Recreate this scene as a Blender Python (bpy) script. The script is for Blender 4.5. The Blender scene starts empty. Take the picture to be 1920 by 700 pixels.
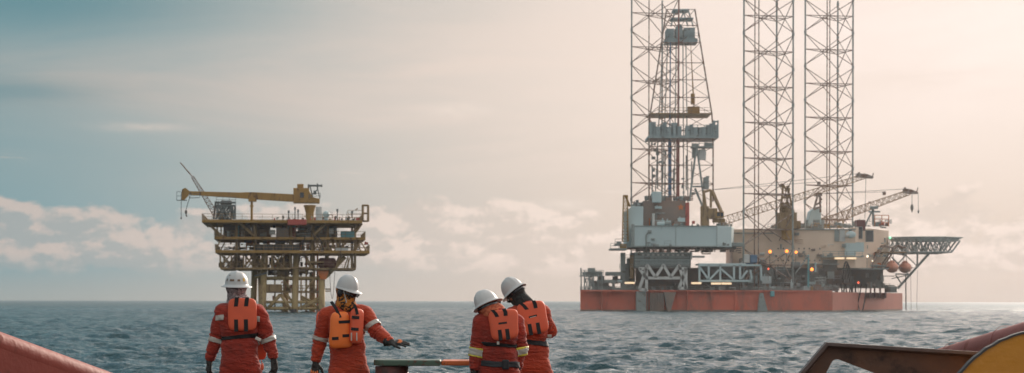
import bpy, bmesh, math, random
import numpy as np
from mathutils import Vector, Matrix, Euler, noise

random.seed(7)
SC = bpy.context.scene
COL = SC.collection
PI = math.pi
F = 4000.0            # focal length in photo pixels (1920 wide)
HZ = 563.3            # eye level in the middle of the photograph
ROLL = 3.8 / 1920
EYE = 2.5             # camera height above the water
DECK = 1.0            # height of the workboat's deck above the water
SUN_AZ, SUN_EL = math.radians(25), math.radians(18)

# ------------------------------------------------------------------ measuring helpers
def at(px, py, y):
    """a photo pixel seen at distance y, as a point in metres"""
    u = (px - 960) / F; v = (HZ - py) / F
    ca, sa = math.cos(ROLL), math.sin(ROLL)
    return Vector(((u * ca - v * sa) * y, y, EYE + (u * sa + v * ca) * y))
def crop(ox, oy, s):
    return lambda x, y: (ox + x / s, oy + y / s)
c1 = crop(320, 290, 2.2575); c4 = crop(1150, 0, 2.692); c5 = crop(1150, 250, 3.5)
c6 = crop(1440, 250, 3.5); c7 = crop(1080, 420, 3.889); c8 = crop(1440, 420, 3.889)
c7b = crop(1160, 330, 4.117); cI = lambda x, y: (x, y)

# ------------------------------------------------------------------ objects
def tag(o, label=None, cat=None, group=None, kind=None):
    if label: o['label'] = label
    if cat: o['category'] = cat
    if group: o['group'] = group
    if kind: o['kind'] = kind
    return o
def empty(name, loc, label, cat, group=None):
    o = bpy.data.objects.new(name, None); COL.objects.link(o)
    o.location = loc; o.empty_display_size = 0.3
    return tag(o, label, cat, group)
def origin(o):
    v = Vector((0, 0, 0))
    while o is not None:
        v += Vector(o.location); o = o.parent
    return v
def link(name, me, mat, parent=None, loc=None):
    o = bpy.data.objects.new(name, me); COL.objects.link(o)
    if parent is not None:
        me.transform(Matrix.Translation(-origin(parent))); o.parent = parent
    elif loc is not None:
        me.transform(Matrix.Translation(-Vector(loc))); o.location = loc
    for m in (mat if isinstance(mat, (list, tuple)) else [mat]):
        if m is not None: me.materials.append(m)
    return o
def copy_tree(o, parent=None):
    c = o.copy(); COL.objects.link(c); c.parent = parent
    for ch in list(o.children): copy_tree(ch, c)
    return c

class MB:
    """collects simple solids and links them as one mesh"""
    def __init__(s): s.v = []; s.f = []; s.m = []; s.mi = 0
    def add(s, vs, fs):
        b = len(s.v); s.v += [tuple(x) for x in vs]
        s.f += [tuple(i + b for i in f) for f in fs]; s.m += [s.mi] * len(fs)
        return s
    def box(s, x0, x1, y0, y1, z0, z1):
        x0, x1 = sorted((x0, x1)); y0, y1 = sorted((y0, y1)); z0, z1 = sorted((z0, z1))
        return s.add([(x0,y0,z0),(x1,y0,z0),(x1,y1,z0),(x0,y1,z0),(x0,y0,z1),(x1,y0,z1),(x1,y1,z1),(x0,y1,z1)],
                     [(0,3,2,1),(4,5,6,7),(0,1,5,4),(1,2,6,5),(2,3,7,6),(3,0,4,7)])
    def pbox(s, cr, x0, y0, x1, y1, Y, D):
        a = at(*cr(x0, y0), Y); b = at(*cr(x1, y1), Y)
        return s.box(a.x, b.x, Y, Y + D, a.z, b.z)
    def tube(s, a, b, r, n=6, r2=None, cap=True):
        a = Vector(a); b = Vector(b); r2 = r if r2 is None else r2
        d = (b - a)
        if d.length < 1e-6: return s
        d.normalize()
        h = Vector((0, 0, 1)) if abs(d.z) < .9 else Vector((1, 0, 0))
        u = d.cross(h).normalized(); w = d.cross(u)
        vs = []
        for p, q in ((a, r), (b, r2)):
            for k in range(n):
                t = 2 * PI * (k + .5) / n
                vs.append(p + (u * math.cos(t) + w * math.sin(t)) * q)
        fs = [(k, (k + 1) % n, n + (k + 1) % n, n + k) for k in range(n)]
        if cap: fs += [tuple(range(n))[::-1], tuple(range(n, 2 * n))]
        return s.add(vs, fs)
    def path(s, pts, r, n=6):
        pts = [Vector(p) for p in pts]
        for a, b in zip(pts[:-1], pts[1:]): s.tube(a, b, r, n)
        return s
    def bar(s, a, b, w, h, up=(0, 0, 1)):
        a = Vector(a); b = Vector(b); d = (b - a).normalized(); up = Vector(up)
        u = d.cross(up)
        if u.length < 1e-4: u = d.cross(Vector((0, 1, 0)))
        u.normalize(); k = u.cross(d)
        vs = [p + u * (i * w / 2) + k * (j * h / 2) for p in (a, b) for i, j in ((-1,-1),(1,-1),(1,1),(-1,1))]
        return s.add(vs, [(0,3,2,1),(4,5,6,7),(0,1,5,4),(1,2,6,5),(2,3,7,6),(3,0,4,7)])
    def slab(s, pts, off):
        """polygon pts pushed along off"""
        n = len(pts); off = Vector(off); pts = [Vector(p) for p in pts]
        vs = pts + [p + off for p in pts]
        return s.add(vs, [tuple(range(n))[::-1], tuple(range(n, 2 * n))] + [(k, (k + 1) % n, n + (k + 1) % n, n + k) for k in range(n)])
    def ball(s, c, rx, ry=None, rz=None, nu=14, nv=9, M=None):
        ry = rx if ry is None else ry; rz = rx if rz is None else rz
        vs = [Vector((0, 0, -rz))]
        for j in range(1, nv):
            t = PI * j / nv
            for i in range(nu):
                p = 2 * PI * i / nu
                vs.append(Vector((rx * math.sin(t) * math.cos(p), ry * math.sin(t) * math.sin(p), -rz * math.cos(t))))
        vs.append(Vector((0, 0, rz)))
        fs = [(0, 1 + (i + 1) % nu, 1 + i) for i in range(nu)]
        for j in range(nv - 2):
            b = 1 + j * nu
            fs += [(b + i, b + (i + 1) % nu, b + nu + (i + 1) % nu, b + nu + i) for i in range(nu)]
        b = 1 + (nv - 2) * nu
        fs += [(b + i, b + (i + 1) % nu, len(vs) - 1) for i in range(nu)]
        c = Vector(c)
        vs = [(M @ v if M is not None else v) + c for v in vs]
        return s.add(vs, fs)
    def rings(s, rings, closed=True, caps=True):
        """list of equal-length point loops"""
        n = len(rings[0]); vs = [p for r in rings for p in r]; fs = []
        for j in range(len(rings) - 1):
            for i in range(n if closed else n - 1):
                fs.append((j*n+i, j*n+(i+1) % n, (j+1)*n+(i+1) % n, (j+1)*n+i))
        if caps: fs += [tuple(range(n))[::-1], tuple(range((len(rings)-1)*n, len(rings)*n))]
        return s.add(vs, fs)
    def rail(s, a, b, h=1.1, step=1.6, r=.035, bars=2):
        a = Vector(a); b = Vector(b); n = max(1, int((b - a).length / step))
        for k in range(n + 1):
            p = a.lerp(b, k / n); s.tube(p, p + Vector((0, 0, h)), r, 4, cap=False)
        for k in range(1, bars + 1):
            o = Vector((0, 0, h * k / bars)); s.tube(a + o, b + o, r, 4, cap=False)
        return s
    def mesh(s, name, smooth=False):
        me = bpy.data.meshes.new(name); me.from_pydata(s.v, [], s.f)
        me.polygons.foreach_set('material_index', s.m)
        if smooth: me.polygons.foreach_set('use_smooth', [True] * len(s.f))
        me.update()
        return me
    def build(s, name, mat, parent=None, smooth=False, fix=True, label=None, loc=None, bevel=0):
        me = s.mesh(name, smooth)
        if fix:
            bm = bmesh.new(); bm.from_mesh(me); bmesh.ops.recalc_face_normals(bm, faces=bm.faces); bm.to_mesh(me); bm.free()
        o = link(name, me, mat, parent, loc)
        if bevel:
            m = o.modifiers.new('b', 'BEVEL'); m.width = bevel; m.segments = 2; m.limit_method = 'ANGLE'
        if label: o['label'] = label
        return o

# ------------------------------------------------------------------ materials
class NT:
    def __init__(s, tree): s.t = tree; s.n = tree.nodes; s.l = tree.links
    def new(s, typ, props=None, **inp):
        n = s.n.new(typ)
        for k, v in (props or {}).items(): setattr(n, k, v)
        for k, v in inp.items():
            k = int(k[1:]) if k[0] == '_' and k[1:].isdigit() else k.replace('_', ' ')
            s.set(n, k, v)
        return n
    def set(s, n, k, v):
        sock = n.inputs[k]
        if isinstance(v, bpy.types.NodeSocket): s.l.new(v, sock)
        elif isinstance(v, bpy.types.Node): s.l.new(v.outputs[0], sock)
        else: sock.default_value = v
    def math(s, op, a, b=0.0, c=None, clamp=False):
        n = s.n.new('ShaderNodeMath'); n.operation = op; n.use_clamp = clamp
        s.set(n, 0, a); s.set(n, 1, b)
        if c is not None: s.set(n, 2, c)
        return n.outputs[0]
    def smooth(s, x, a, b):
        n = s.n.new('ShaderNodeMapRange'); n.interpolation_type = 'SMOOTHSTEP'
        s.set(n, 'Value', x); s.set(n, 'From Min', a); s.set(n, 'From Max', b)
        return n.outputs[0]
    def mix(s, f, a, b, blend='MIX'):
        n = s.n.new('ShaderNodeMix'); n.data_type = 'RGBA'; n.blend_type = blend
        s.set(n, 0, f); s.set(n, 6, a if not isinstance(a, tuple) else (*a[:3], 1)); s.set(n, 7, b if not isinstance(b, tuple) else (*b[:3], 1))
        return n.outputs[2]
    def noise(s, vec, scale, detail=4, rough=.55, dist=0):
        n = s.new('ShaderNodeTexNoise', None, Scale=scale, Detail=detail, Roughness=rough, Distortion=dist)
        if vec is not None: s.set(n, 'Vector', vec)
        return n.outputs[0]
def lin(c):
    return tuple(((x/255)/12.92 if x/255 <= .04045 else ((x/255+.055)/1.055)**2.4) for x in c)
def mat(name, col, rough=.6, metal=0, col2=None, scale=3.0, amt=.5, dirt=None, dscale=1.2, dlo=.55, dhi=.7, bump=0, bscale=20, spec=.5, streak=1.0):
    m = bpy.data.materials.new(name); m.use_nodes = True
    T = NT(m.node_tree); b = T.n['Principled BSDF']
    tc = T.new('ShaderNodeTexCoord').outputs['Object']
    mp = T.new('ShaderNodeMapping', None, Vector=tc, Scale=(1, 1, streak)).outputs[0]
    c2 = col2 or tuple(x * .7 for x in col)
    f = T.math('MULTIPLY', T.smooth(T.noise(mp, scale, 5, .6), .35, .65), amt)
    c = T.mix(f, tuple(col), tuple(c2))
    if dirt:
        d = T.smooth(T.noise(mp, dscale, 8, .7), dlo, dhi)
        c = T.mix(d, c, tuple(dirt))
        T.set(b, 'Roughness', T.math('ADD', rough, T.math('MULTIPLY', d, .25)))
    else: b.inputs['Roughness'].default_value = rough
    T.set(b, 'Base Color', c)
    b.inputs['Metallic'].default_value = metal
    b.inputs['Specular IOR Level'].default_value = spec
    if bump:
        bn = T.new('ShaderNodeBump', None, Height=T.noise(tc, bscale, 5, .6), Strength=bump, Distance=.02)
        T.set(b, 'Normal', bn.outputs[0])
    return m
def emit(name, col, strength):
    m = bpy.data.materials.new(name); m.use_nodes = True
    b = m.node_tree.nodes['Principled BSDF']
    b.inputs['Base Color'].default_value = (*col, 1)
    b.inputs['Emission Color'].default_value = (*col, 1); b.inputs['Emission Strength'].default_value = strength
    return m
# ------------------------------------------------------------------ camera
cam = bpy.data.cameras.new('camera'); co = bpy.data.objects.new('camera', cam); COL.objects.link(co)
ca, sa = math.cos(ROLL), math.sin(ROLL)
co.matrix_world = Matrix(((ca, -sa, 0, 0), (0, 0, -1, 0), (sa, ca, 0, EYE), (0, 0, 0, 1)))
cam.sensor_width = 36; cam.lens = 36 * F / 1920; cam.shift_y = (HZ - 350) / 1920
cam.clip_start = .1; cam.clip_end = 60000
cam.dof.use_dof = True; cam.dof.focus_distance = 20.0; cam.dof.aperture_fstop = 6.3
SC.camera = co
SC.render.engine = 'CYCLES'
SC.view_settings.view_transform = 'Standard'; SC.view_settings.look = 'None'
SC.view_settings.exposure = 0.06; SC.view_settings.gamma = 1.0
SC.cycles.use_denoising = True
SC.cycles.max_bounces = 6; SC.cycles.volume_bounces = 0; SC.cycles.transparent_max_bounces = 8
SC.cycles.sample_clamp_indirect = 6; SC.cycles.sample_clamp_direct = 12

# ------------------------------------------------------------------ sun and sky
sd = bpy.data.lights.new('sun', 'SUN'); so = bpy.data.objects.new('sun', sd); COL.objects.link(so)
sd.energy = 3.8; sd.angle = math.radians(1.0); sd.color = (1, .86, .73)
sdir = Vector((math.sin(SUN_AZ) * math.cos(SUN_EL), math.cos(SUN_AZ) * math.cos(SUN_EL), math.sin(SUN_EL)))
so.rotation_euler = sdir.to_track_quat('Z', 'Y').to_euler()

w = bpy.data.worlds.new('World'); SC.world = w; w.use_nodes = True
T = NT(w.node_tree); bg = T.n['Background']
sky = T.new('ShaderNodeTexSky', {'sky_type': 'NISHITA', 'sun_disc': False, 'sun_elevation': SUN_EL, 'sun_rotation': SUN_AZ,
                                'dust_density': 2.0, 'air_density': 1.0, 'ozone_density': 1.5})
d = T.new('ShaderNodeTexCoord').outputs['Generated']
sp = T.new('ShaderNodeSeparateXYZ', None, _0=d)
az = T.math('DEGREES', T.math('ARCTAN2', sp.outputs[0], sp.outputs[1]))
el = T.math('DEGREES', T.math('ARCSINE', sp.outputs[2]))
def plane_vec(sx, sy, ox=0.0, oy=0.0):
    c = T.new('ShaderNodeCombineXYZ', None, X=T.math('MULTIPLY_ADD', az, sx, ox), Y=T.math('MULTIPLY_ADD', el, sy, oy), Z=0.0)
    return c.outputs[0]
def gauss(az0, el0, saz, sel):
    a = T.math('DIVIDE', T.math('SUBTRACT', az, az0), saz); b = T.math('DIVIDE', T.math('SUBTRACT', el, el0), sel)
    return T.math('EXPONENT', T.math('MULTIPLY', T.math('ADD', T.math('MULTIPLY', a, a), T.math('MULTIPLY', b, b)), -1.0))
HAZE = .00006
JS, JA = .9, (.36, .37, .38)
K = 10.0       # the background runs at strength 0.1
def S(c, k=1.0): return tuple(x * K * k for x in lin(c))
# clear air between the clouds: the sky model, pulled towards the teal of the photographed air
up = T.smooth(el, 1.0, 8.0)
side = T.smooth(az, -15, 5)
airL = T.mix(up, S((132, 160, 166)), S((104, 146, 155)))
airR = T.mix(T.smooth(el, .8, 7.0), S((221, 204, 191)), T.mix(T.smooth(az, -3, 12), S((234, 216, 203)), S((255, 238, 229))))
air = T.mix(T.math('MULTIPLY', side, .96), airL, airR)
air = T.mix(.02, air, sky.outputs[0])
# high veil, thin and streaky, denser towards the sun
n1 = T.noise(plane_vec(.085, .42, 3.1, 1.7), 1.0, 6, .55, .6)
n2 = T.noise(plane_vec(.03, .30, 8.2, 4.3), 1.0, 3, .5, .4)
band = gauss(-6, 5.4, 13, 1.15)
veil = T.math('ADD', T.math('MULTIPLY', T.smooth(n1, .38, .68), .55), T.math('MULTIPLY', T.smooth(n2, .4, .66), .35))
veil = T.math('MULTIPLY', veil, T.math('MULTIPLY_ADD', T.smooth(az, -13, 2), .75, .2))
veil = T.math('ADD', T.math('MULTIPLY', veil, T.math('ADD', T.smooth(el, 1.8, 4.5), .1)), T.math('MULTIPLY', band, T.math('MULTIPLY_ADD', T.smooth(n1, .3, .68), .75, .35)), clamp=True)
veilcol = T.mix(side, S((193, 180, 171)), S((240, 222, 209)))
c = T.mix(T.math('MULTIPLY', veil, .9), air, veilcol)
# dark teal gaps at the upper left
gap = T.math('MAXIMUM', gauss(-12.6, 7.8, 5.5, .75), T.math('MULTIPLY', gauss(-13.4, 5.45, 2.6, .35), .8))
c = T.mix(T.math('MULTIPLY', gap, .6), c, S((94, 135, 144)))
# small bright clouds
wis = T.math('MULTIPLY', T.smooth(T.noise(plane_vec(.35, 2.6, 5.5, 2.0), 1.0, 5, .6, .3), .62, .74), T.math('MULTIPLY', T.smooth(el, 2.2, 3.2), T.smooth(el, 4.8, 3.6)))
c = T.mix(T.math('MULTIPLY', wis, .45), c, T.mix(side, S((205, 188, 176)), S((240, 226, 214))))
for a0, e0, sa_, se_ in ((-1.55, 5.1, .95, .17), (1.45, 2.58, .6, .13), (-9.7, 4.55, 1.2, .12), (-1.5, 2.35, .9, .07)):
    g = gauss(a0, e0, sa_, se_)
    g = T.math('MULTIPLY', g, T.math('MULTIPLY_ADD', T.noise(plane_vec(2.2, 6, 1, 1), 1.0, 4, .6), 1.7, -.2), clamp=True)
    c = T.mix(T.math('MULTIPLY', g, .55), c, T.mix(side, S((214, 198, 186)), S((242, 228, 216))))
# cumulus bank above the horizon
def cumn(ox, oy): return T.noise(plane_vec(.62, .98, 9.0 + ox, 3.3 + oy), 1.0, 9, .55, .1)
big = T.noise(plane_vec(.16, .5, 2.4, .4), 1.0, 2, .5)
env_ = T.math('MULTIPLY', T.smooth(el, 3.1, 2.0), T.smooth(el, .3, 1.1))
fine = cumn(0, 0)
den = T.math('ADD', fine, T.math('ADD', T.math('MULTIPLY', env_, .37), T.math('MULTIPLY', T.math('SUBTRACT', big, .5), .7)))
cum = T.math('MULTIPLY', T.smooth(den, .65, .79), T.smooth(el, 3.7, 2.9))
light = T.smooth(T.math('SUBTRACT', fine, cumn(.10, .20)), -.05, .09)
cumcol = T.mix(light, T.mix(side, S((168, 170, 168)), S((223, 207, 194))), T.mix(side, S((206, 189, 179)), S((245, 227, 214))))
c = T.mix(T.math('MULTIPLY', cum, T.math('MULTIPLY', T.smooth(el, .3, 1.3), .78)), c, cumcol)
# murk along the horizon
c = T.mix(T.math('MULTIPLY', T.smooth(el, 1.3, -.1), .75), c, T.mix(side, S((171, 171, 165)), S((219, 203, 189))))
# what lies outside the lit haze: the seen colour less the light that the haze itself will add
ang = T.new('ShaderNodeVectorMath', {'operation': 'DOT_PRODUCT'}); T.set(ang, 0, d); T.set(ang, 1, tuple(sdir))
G_ = .7; ck = T.math('MULTIPLY_ADD', ang.outputs['Value'], -2 * G_, 1 + G_ * G_)
hg = T.math('DIVIDE', (1 - G_ * G_) / (4 * PI), T.math('POWER', ck, 1.5))
ln = T.math('MINIMUM', 5300.0, T.math('DIVIDE', 73.5, T.math('MAXIMUM', sp.outputs[2], .004)))
tr = T.math('EXPONENT', T.math('MULTIPLY', ln, -HAZE)); one = T.math('SUBTRACT', 1.0, tr)
cc = T.new('ShaderNodeSeparateColor', None, Color=c); ch_ = []
for k_ in range(3):
    J = T.math('MULTIPLY_ADD', hg, sd.energy * sd.color[k_] * JS, JA[k_])
    ch_.append(T.math('MAXIMUM', T.math('DIVIDE', T.math('SUBTRACT', cc.outputs[k_], T.math('MULTIPLY', T.math('MULTIPLY', J, one), K)), tr), .12))
c = T.new('ShaderNodeCombineColor', None, Red=ch_[0], Green=ch_[1], Blue=ch_[2]).outputs[0]
hi = T.smooth(el, 8.5, 26)
c = T.mix(hi, c, T.mix(.75, sky.outputs[0], T.mix(T.smooth(az, -16, 4), S((134, 172, 188), 1.08), S((248, 238, 236), 2.3))))
c = T.mix(T.smooth(el, 30, 70), c, T.mix(T.smooth(az, -14, 6), S((196, 208, 214)), S((240, 236, 230), 1.35)))
c = T.mix(T.math('MULTIPLY', T.smooth(T.math('ABSOLUTE', az), 55, 110), .8), c, S((206, 206, 204)))
c = T.mix(T.smooth(el, -.5, -4), c, S((50, 66, 70), .5))
T.set(bg, 'Color', c); bg.inputs['Strength'].default_value = .1

# ------------------------------------------------------------------ sea
def make_sea():
    th = np.concatenate([np.radians(np.arange(-180, -17, 4.0)), np.radians(np.linspace(-16.5, 16.5, 980)), np.radians(np.arange(20, 181, 4.0))])
    r = [.5, 6, 12, 20, 28, 36, 44]
    x = 50.0
    while x < 5000:
        r.append(x); x += max(.11, x * (.0018 if x < 900 else .005))
    r.append(5200.0); r = np.array(r)
    R, A = np.meshgrid(r, th, indexing='ij')
    X = R * np.sin(A); Y = R * np.cos(A)
    Z = np.zeros_like(X); DX = np.zeros_like(X); DY = np.zeros_like(X)
    step = np.maximum(.11, R * np.where(R < 900, .0018, .005))
    rng = np.random.RandomState(5)
    lam = np.exp(np.linspace(math.log(.45), math.log(24), 90)); wind = math.radians(208)
    for L in lam:
        k = 2 * PI / L; a = .0104 * L ** .5 * (1 if L < 6 else (6 / L) ** 1.2) * rng.uniform(.5, 1.4)
        dr = wind + rng.normal(0, .62); ph = rng.uniform(0, 2 * PI)
        cx, cy = math.sin(dr), math.cos(dr)
        fade = np.clip((L / step - 1.9) / 1.6, 0, 1)
        arg = k * (X * cx + Y * cy) + ph + .6 * np.sin(k * .13 * (X * cy - Y * cx) + ph * 3)
        Z += a * fade * np.sin(arg)
        q = .75 * a * fade * np.cos(arg); DX += q * cx; DY += q * cy
    Z[R < 45] *= .3
    Z -= 3 * (R / 26000.0) ** 2
    Xn = X + DX; Yn = Y + DY
    nr, nt = X.shape
    co_ = np.stack([Xn, Yn, Z], -1).reshape(-1, 3).astype(np.float32)
    i = np.arange(nr - 1)[:, None] * nt + np.arange(nt - 1)[None, :]
    q = np.stack([i, i + 1, i + nt + 1, i + nt], -1)[:, :, ::-1].reshape(-1, 4).astype(np.int32)
    me = bpy.data.meshes.new('sea')
    me.vertices.add(len(co_)); me.vertices.foreach_set('co', co_.ravel())
    me.loops.add(q.size); me.loops.foreach_set('vertex_index', q.ravel())
    me.polygons.add(len(q)); me.polygons.foreach_set('loop_start', np.arange(0, q.size, 4, dtype=np.int32))
    me.polygons.foreach_set('use_smooth', np.ones(len(q), dtype=bool))
    me.update(calc_edges=True)
    return me
m = bpy.data.materials.new('sea_water'); m.use_nodes = True
T = NT(m.node_tree); b = T.n['Principled BSDF']
tc = T.new('ShaderNodeTexCoord').outputs['Object']
b.inputs['Base Color'].default_value = (.035, .088, .100, 1)
b.inputs['IOR'].default_value = 1.333
b.inputs['Roughness'].default_value = .11
mp = T.new('ShaderNodeMapping', None, Vector=tc, Rotation=(0, 0, .4), Scale=(.7, 1.25, 1)).outputs[0]
h = T.math('ADD', T.noise(mp, 1.6, 5, .62, .4), T.math('MULTIPLY', T.noise(mp, .33, 4, .6, .3), 2.2))
bmp = T.new('ShaderNodeBump', None, Height=h, Strength=1.0, Distance=.36).outputs[0]
# ripples too short for the mesh: slopes from noise, so far water keeps its roughness
nz = T.new('ShaderNodeTexNoise', None, Vector=mp, Scale=1.1, Detail=3.0, Roughness=.6)
v1 = T.new('ShaderNodeVectorMath', {'operation': 'SUBTRACT'}); T.set(v1, 0, nz.outputs['Color']); T.set(v1, 1, (.5, .5, .5))
dist_ = T.new('ShaderNodeVectorMath', {'operation': 'LENGTH'}); T.set(dist_, 0, tc)
kk = T.math('MULTIPLY_ADD', T.smooth(dist_.outputs['Value'], 100, 900), -.2, .46)
T.set(b, 'Roughness', T.math('MULTIPLY_ADD', T.smooth(dist_.outputs['Value'], 60, 1100), .44, .09))
v2 = T.new('ShaderNodeVectorMath', {'operation': 'MULTIPLY'}); T.set(v2, 0, v1); T.set(v2, 1, T.new('ShaderNodeCombineXYZ', None, X=kk, Y=kk, Z=0.0).outputs[0])
v3 = T.new('ShaderNodeVectorMath', {'operation': 'ADD'}); T.set(v3, 0, bmp); T.set(v3, 1, v2)
v4 = T.new('ShaderNodeVectorMath', {'operation': 'NORMALIZE'}); T.set(v4, 0, v3)
T.set(b, 'Normal', v4.outputs[0])
sea = link('sea', make_sea(), m); tag(sea, kind='structure', label='choppy grey blue sea reaching the horizon')

# ------------------------------------------------------------------ air

hz = MB(); hz.box(-5250, 5250, -5250, 5250, -12, 76)
m = bpy.data.materials.new('hazy_air'); m.use_nodes = True
T = NT(m.node_tree); T.n.remove(T.n['Principled BSDF'])
v = T.new('ShaderNodeVolumePrincipled'); v.inputs['Color'].default_value = (.93, .95, 1, 1)
v.inputs['Density'].default_value = HAZE; v.inputs['Anisotropy'].default_value = .7
T.l.new(v.outputs[0], T.n['Material Output'].inputs['Volume'])
hzo = hz.build('haze', m); tag(hzo, kind='stuff', label='thin sea haze lit from the sun side')
# ------------------------------------------------------------------ paints of the two installations and the boat
M = dict(
 steelw = mat('weathered_bracing_steel', (.33, .275, .24), .6, dirt=(.15, .07, .04), dlo=.42, dhi=.6, scale=.2),  # base paled: the rig's distance haze is put into this colour
 jacket = mat('pale_yellow_jacket_paint', (.44, .32, .15), .65, col2=(.36, .25, .11), dirt=(.15, .09, .05), dlo=.5, dhi=.68, scale=.4, streak=.25),
 slate = mat('slate_blue_panels', (.27, .34, .35), .6, col2=(.21, .26, .27), dirt=(.12, .08, .06), dlo=.55, dhi=.7, scale=.3),
 yellow = mat('weathered_yellow_paint', (.34, .19, .04), .6, dirt=(.10, .055, .03), dlo=.52, dhi=.68, scale=.5, streak=.25),
 ochre = mat('old_ochre_paint', (.29, .19, .085), .65, dirt=(.11, .07, .045), dlo=.5, dhi=.68, scale=.4, streak=.25),
 nearblack = mat('near_black_equipment_paint', (.045, .052, .055), .65, col2=(.08, .06, .045), scale=.6, amt=.8),  # near-black base mottled with brown
 steel = mat('grey_green_steel', (.25, .29, .28), .6, dirt=(.10, .055, .035), dlo=.55, dhi=.7, scale=.4),  # lightened so the base colour itself carries haze over the rig
 dark = mat('dark_equipment_paint', (.14, .16, .16), .65, col2=(.18, .15, .125), scale=.6, amt=.8),  # lifted above black, with the rig's haze painted into the colour
 bluegrey = mat('blue_grey_cladding', (.46, .57, .58), .55, col2=(.39, .49, .50), dirt=(.12, .11, .09), dlo=.62, dhi=.78, scale=.12, streak=.3),
 beige = mat('beige_cladding', (.72, .56, .43), .6, col2=(.62, .48, .37), dirt=(.20, .13, .09), dlo=.6, dhi=.78, scale=.15, streak=.3),
 hull = mat('red_hull_paint', (.62, .13, .07), .55, col2=(.46, .12, .075), dirt=(.19, .12, .095), dlo=.45, dhi=.72, scale=.09, dscale=.16, streak=.4),
 hullpale = mat('pale_hull_paint', (.50, .17, .12), .6, col2=(.42, .15, .11), dirt=(.17, .08, .06), dlo=.56, dhi=.75, scale=.09, dscale=.16, streak=.4),
 white = mat('dirty_white_paint', (.55, .56, .54), .5, dirt=(.25, .18, .13), dlo=.58, dhi=.75, scale=.5),
 brown = mat('brown_panels', (.24, .17, .135), .65, col2=(.17, .15, .135), scale=.25, amt=.8),
 red = mat('red_equipment_paint', (.42, .07, .05), .5, dirt=(.08, .04, .03)),
 maroon = mat('maroon_tank_paint', (.13, .03, .03), .5),
 orange = mat('orange_paint', (.62, .16, .03), .5, dirt=(.2, .07, .03), dlo=.6),
 teal = mat('teal_container_paint', (.12, .36, .40), .5, dirt=(.1, .09, .07), dlo=.6, scale=.4),
 blue = mat('blue_paint', (.06, .15, .26), .5),
 boat = mat('orange_lifeboat_shell', (.62, .26, .17), .5),
 glass = mat('dark_window_glass', (.03, .04, .05), .12, scale=1, amt=0),
 lamp = emit('lit_flood_lamp', (1.0, .27, .04), 2.4),
 lampred = emit('lit_red_lamp', (1.0, .12, .05), 2.0),
 lampwhite = emit('lit_white_lamp', (1.0, .80, .58), 1.6),
 lampgreen = emit('lit_green_lamp', (.35, 1.0, .55), 1.2),
 cable = mat('black_cable', (.03, .03, .03), .7),
)
CLUT = {}
def greeble(parent, name, cr, x0, y0, x1, y1, Y0, Y1, n, smin, smax, mats, seed, base=None):
    """skids, cabinets, tanks, vents and pipe runs standing in a deck bay, each a part of its own"""
    rg = random.Random(seed)
    for i in range(n):
        mb = MB(); m_ = rg.choice(mats); Y = rg.uniform(Y0, Y1)
        w = rg.uniform(smin, smax); h = rg.uniform(smin, smax) * .8
        x = rg.uniform(x0, x1 - w)
        p = at(*cr(x, y1), Y); q = at(*cr(x + w, y1 - h), Y)
        zb = p.z if rg.random() < .62 else at(*cr(x, rg.uniform(y0 + h, y1)), Y).z
        ww = q.x - p.x; hh = q.z - p.z; k = rg.random()
        if k < .42:
            d_ = ww * rg.uniform(.5, 1.2); mb.box(p.x, p.x + ww, Y, Y + d_, zb, zb + hh); kd = 'equipment_skid' if ww > hh else 'equipment_cabinet'
            for t in range(2): u = rg.uniform(.1, .8); mb.box(p.x + ww * u, p.x + ww * (u + .15), Y - .12, Y, zb + hh * .15, zb + hh * .85)
            if rg.random() < .5: mb.tube((p.x + ww * .3, Y + d_ / 2, zb + hh), (p.x + ww * .3, Y + d_ / 2, zb + hh * 1.35), .12, 6)
        elif k < .6:
            mb.tube((p.x, Y, zb + hh/2), (p.x + ww, Y, zb + hh/2), hh * .42, 12); mb.box(p.x + ww * .15, p.x + ww * .25, Y - hh * .3, Y + hh * .3, zb, zb + hh * .3); mb.box(p.x + ww * .75, p.x + ww * .85, Y - hh * .3, Y + hh * .3, zb, zb + hh * .3); kd = 'tank'
        elif k < .75: mb.tube((p.x, Y, zb), (p.x, Y, zb + hh * 1.3), ww * .25, 10); mb.tube((p.x, Y, zb + hh * 1.3), (p.x, Y, zb + hh * 1.45), ww * .33, 10); kd = 'vent'
        elif k < .9:
            r = rg.uniform(.06, .16); xe = p.x + ww * rg.uniform(1, 2.6)
            for o_ in range(rg.randint(1, 3)): mb.path([(p.x + o_ * r * 3, Y, zb), (p.x + o_ * r * 3, Y, zb + hh - o_ * r * 3), (xe, Y, zb + hh - o_ * r * 3), (xe, Y + 1, zb + hh - o_ * r * 3)], r, 5)
            kd = 'pipe_run'
        else: mb.rail((p.x, Y, zb), (p.x + ww * 2, Y, zb), 1.1, 1.5, .04); kd = 'handrail'
        CLUT.setdefault((parent.name, kd), []).append((ww * hh / (1 + (Y - Y0) * .2), len(CLUT), mb, m_, parent))
def flush_clutter():
    for (pn, kd), L_ in CLUT.items():
        L_.sort(key=lambda t: -t[0])
        for sz, _, mb, m_, par in L_[:95]: mb.build(kd, M[m_], par)
        if len(L_) > 95:
            al = MB()
            for sz, _, mb, m_, par in L_[95:]: al.add(mb.v, mb.f)
            o = al.build('small_fittings', M['steel'], par); o['kind'] = 'stuff'
    CLUT.clear()
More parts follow.
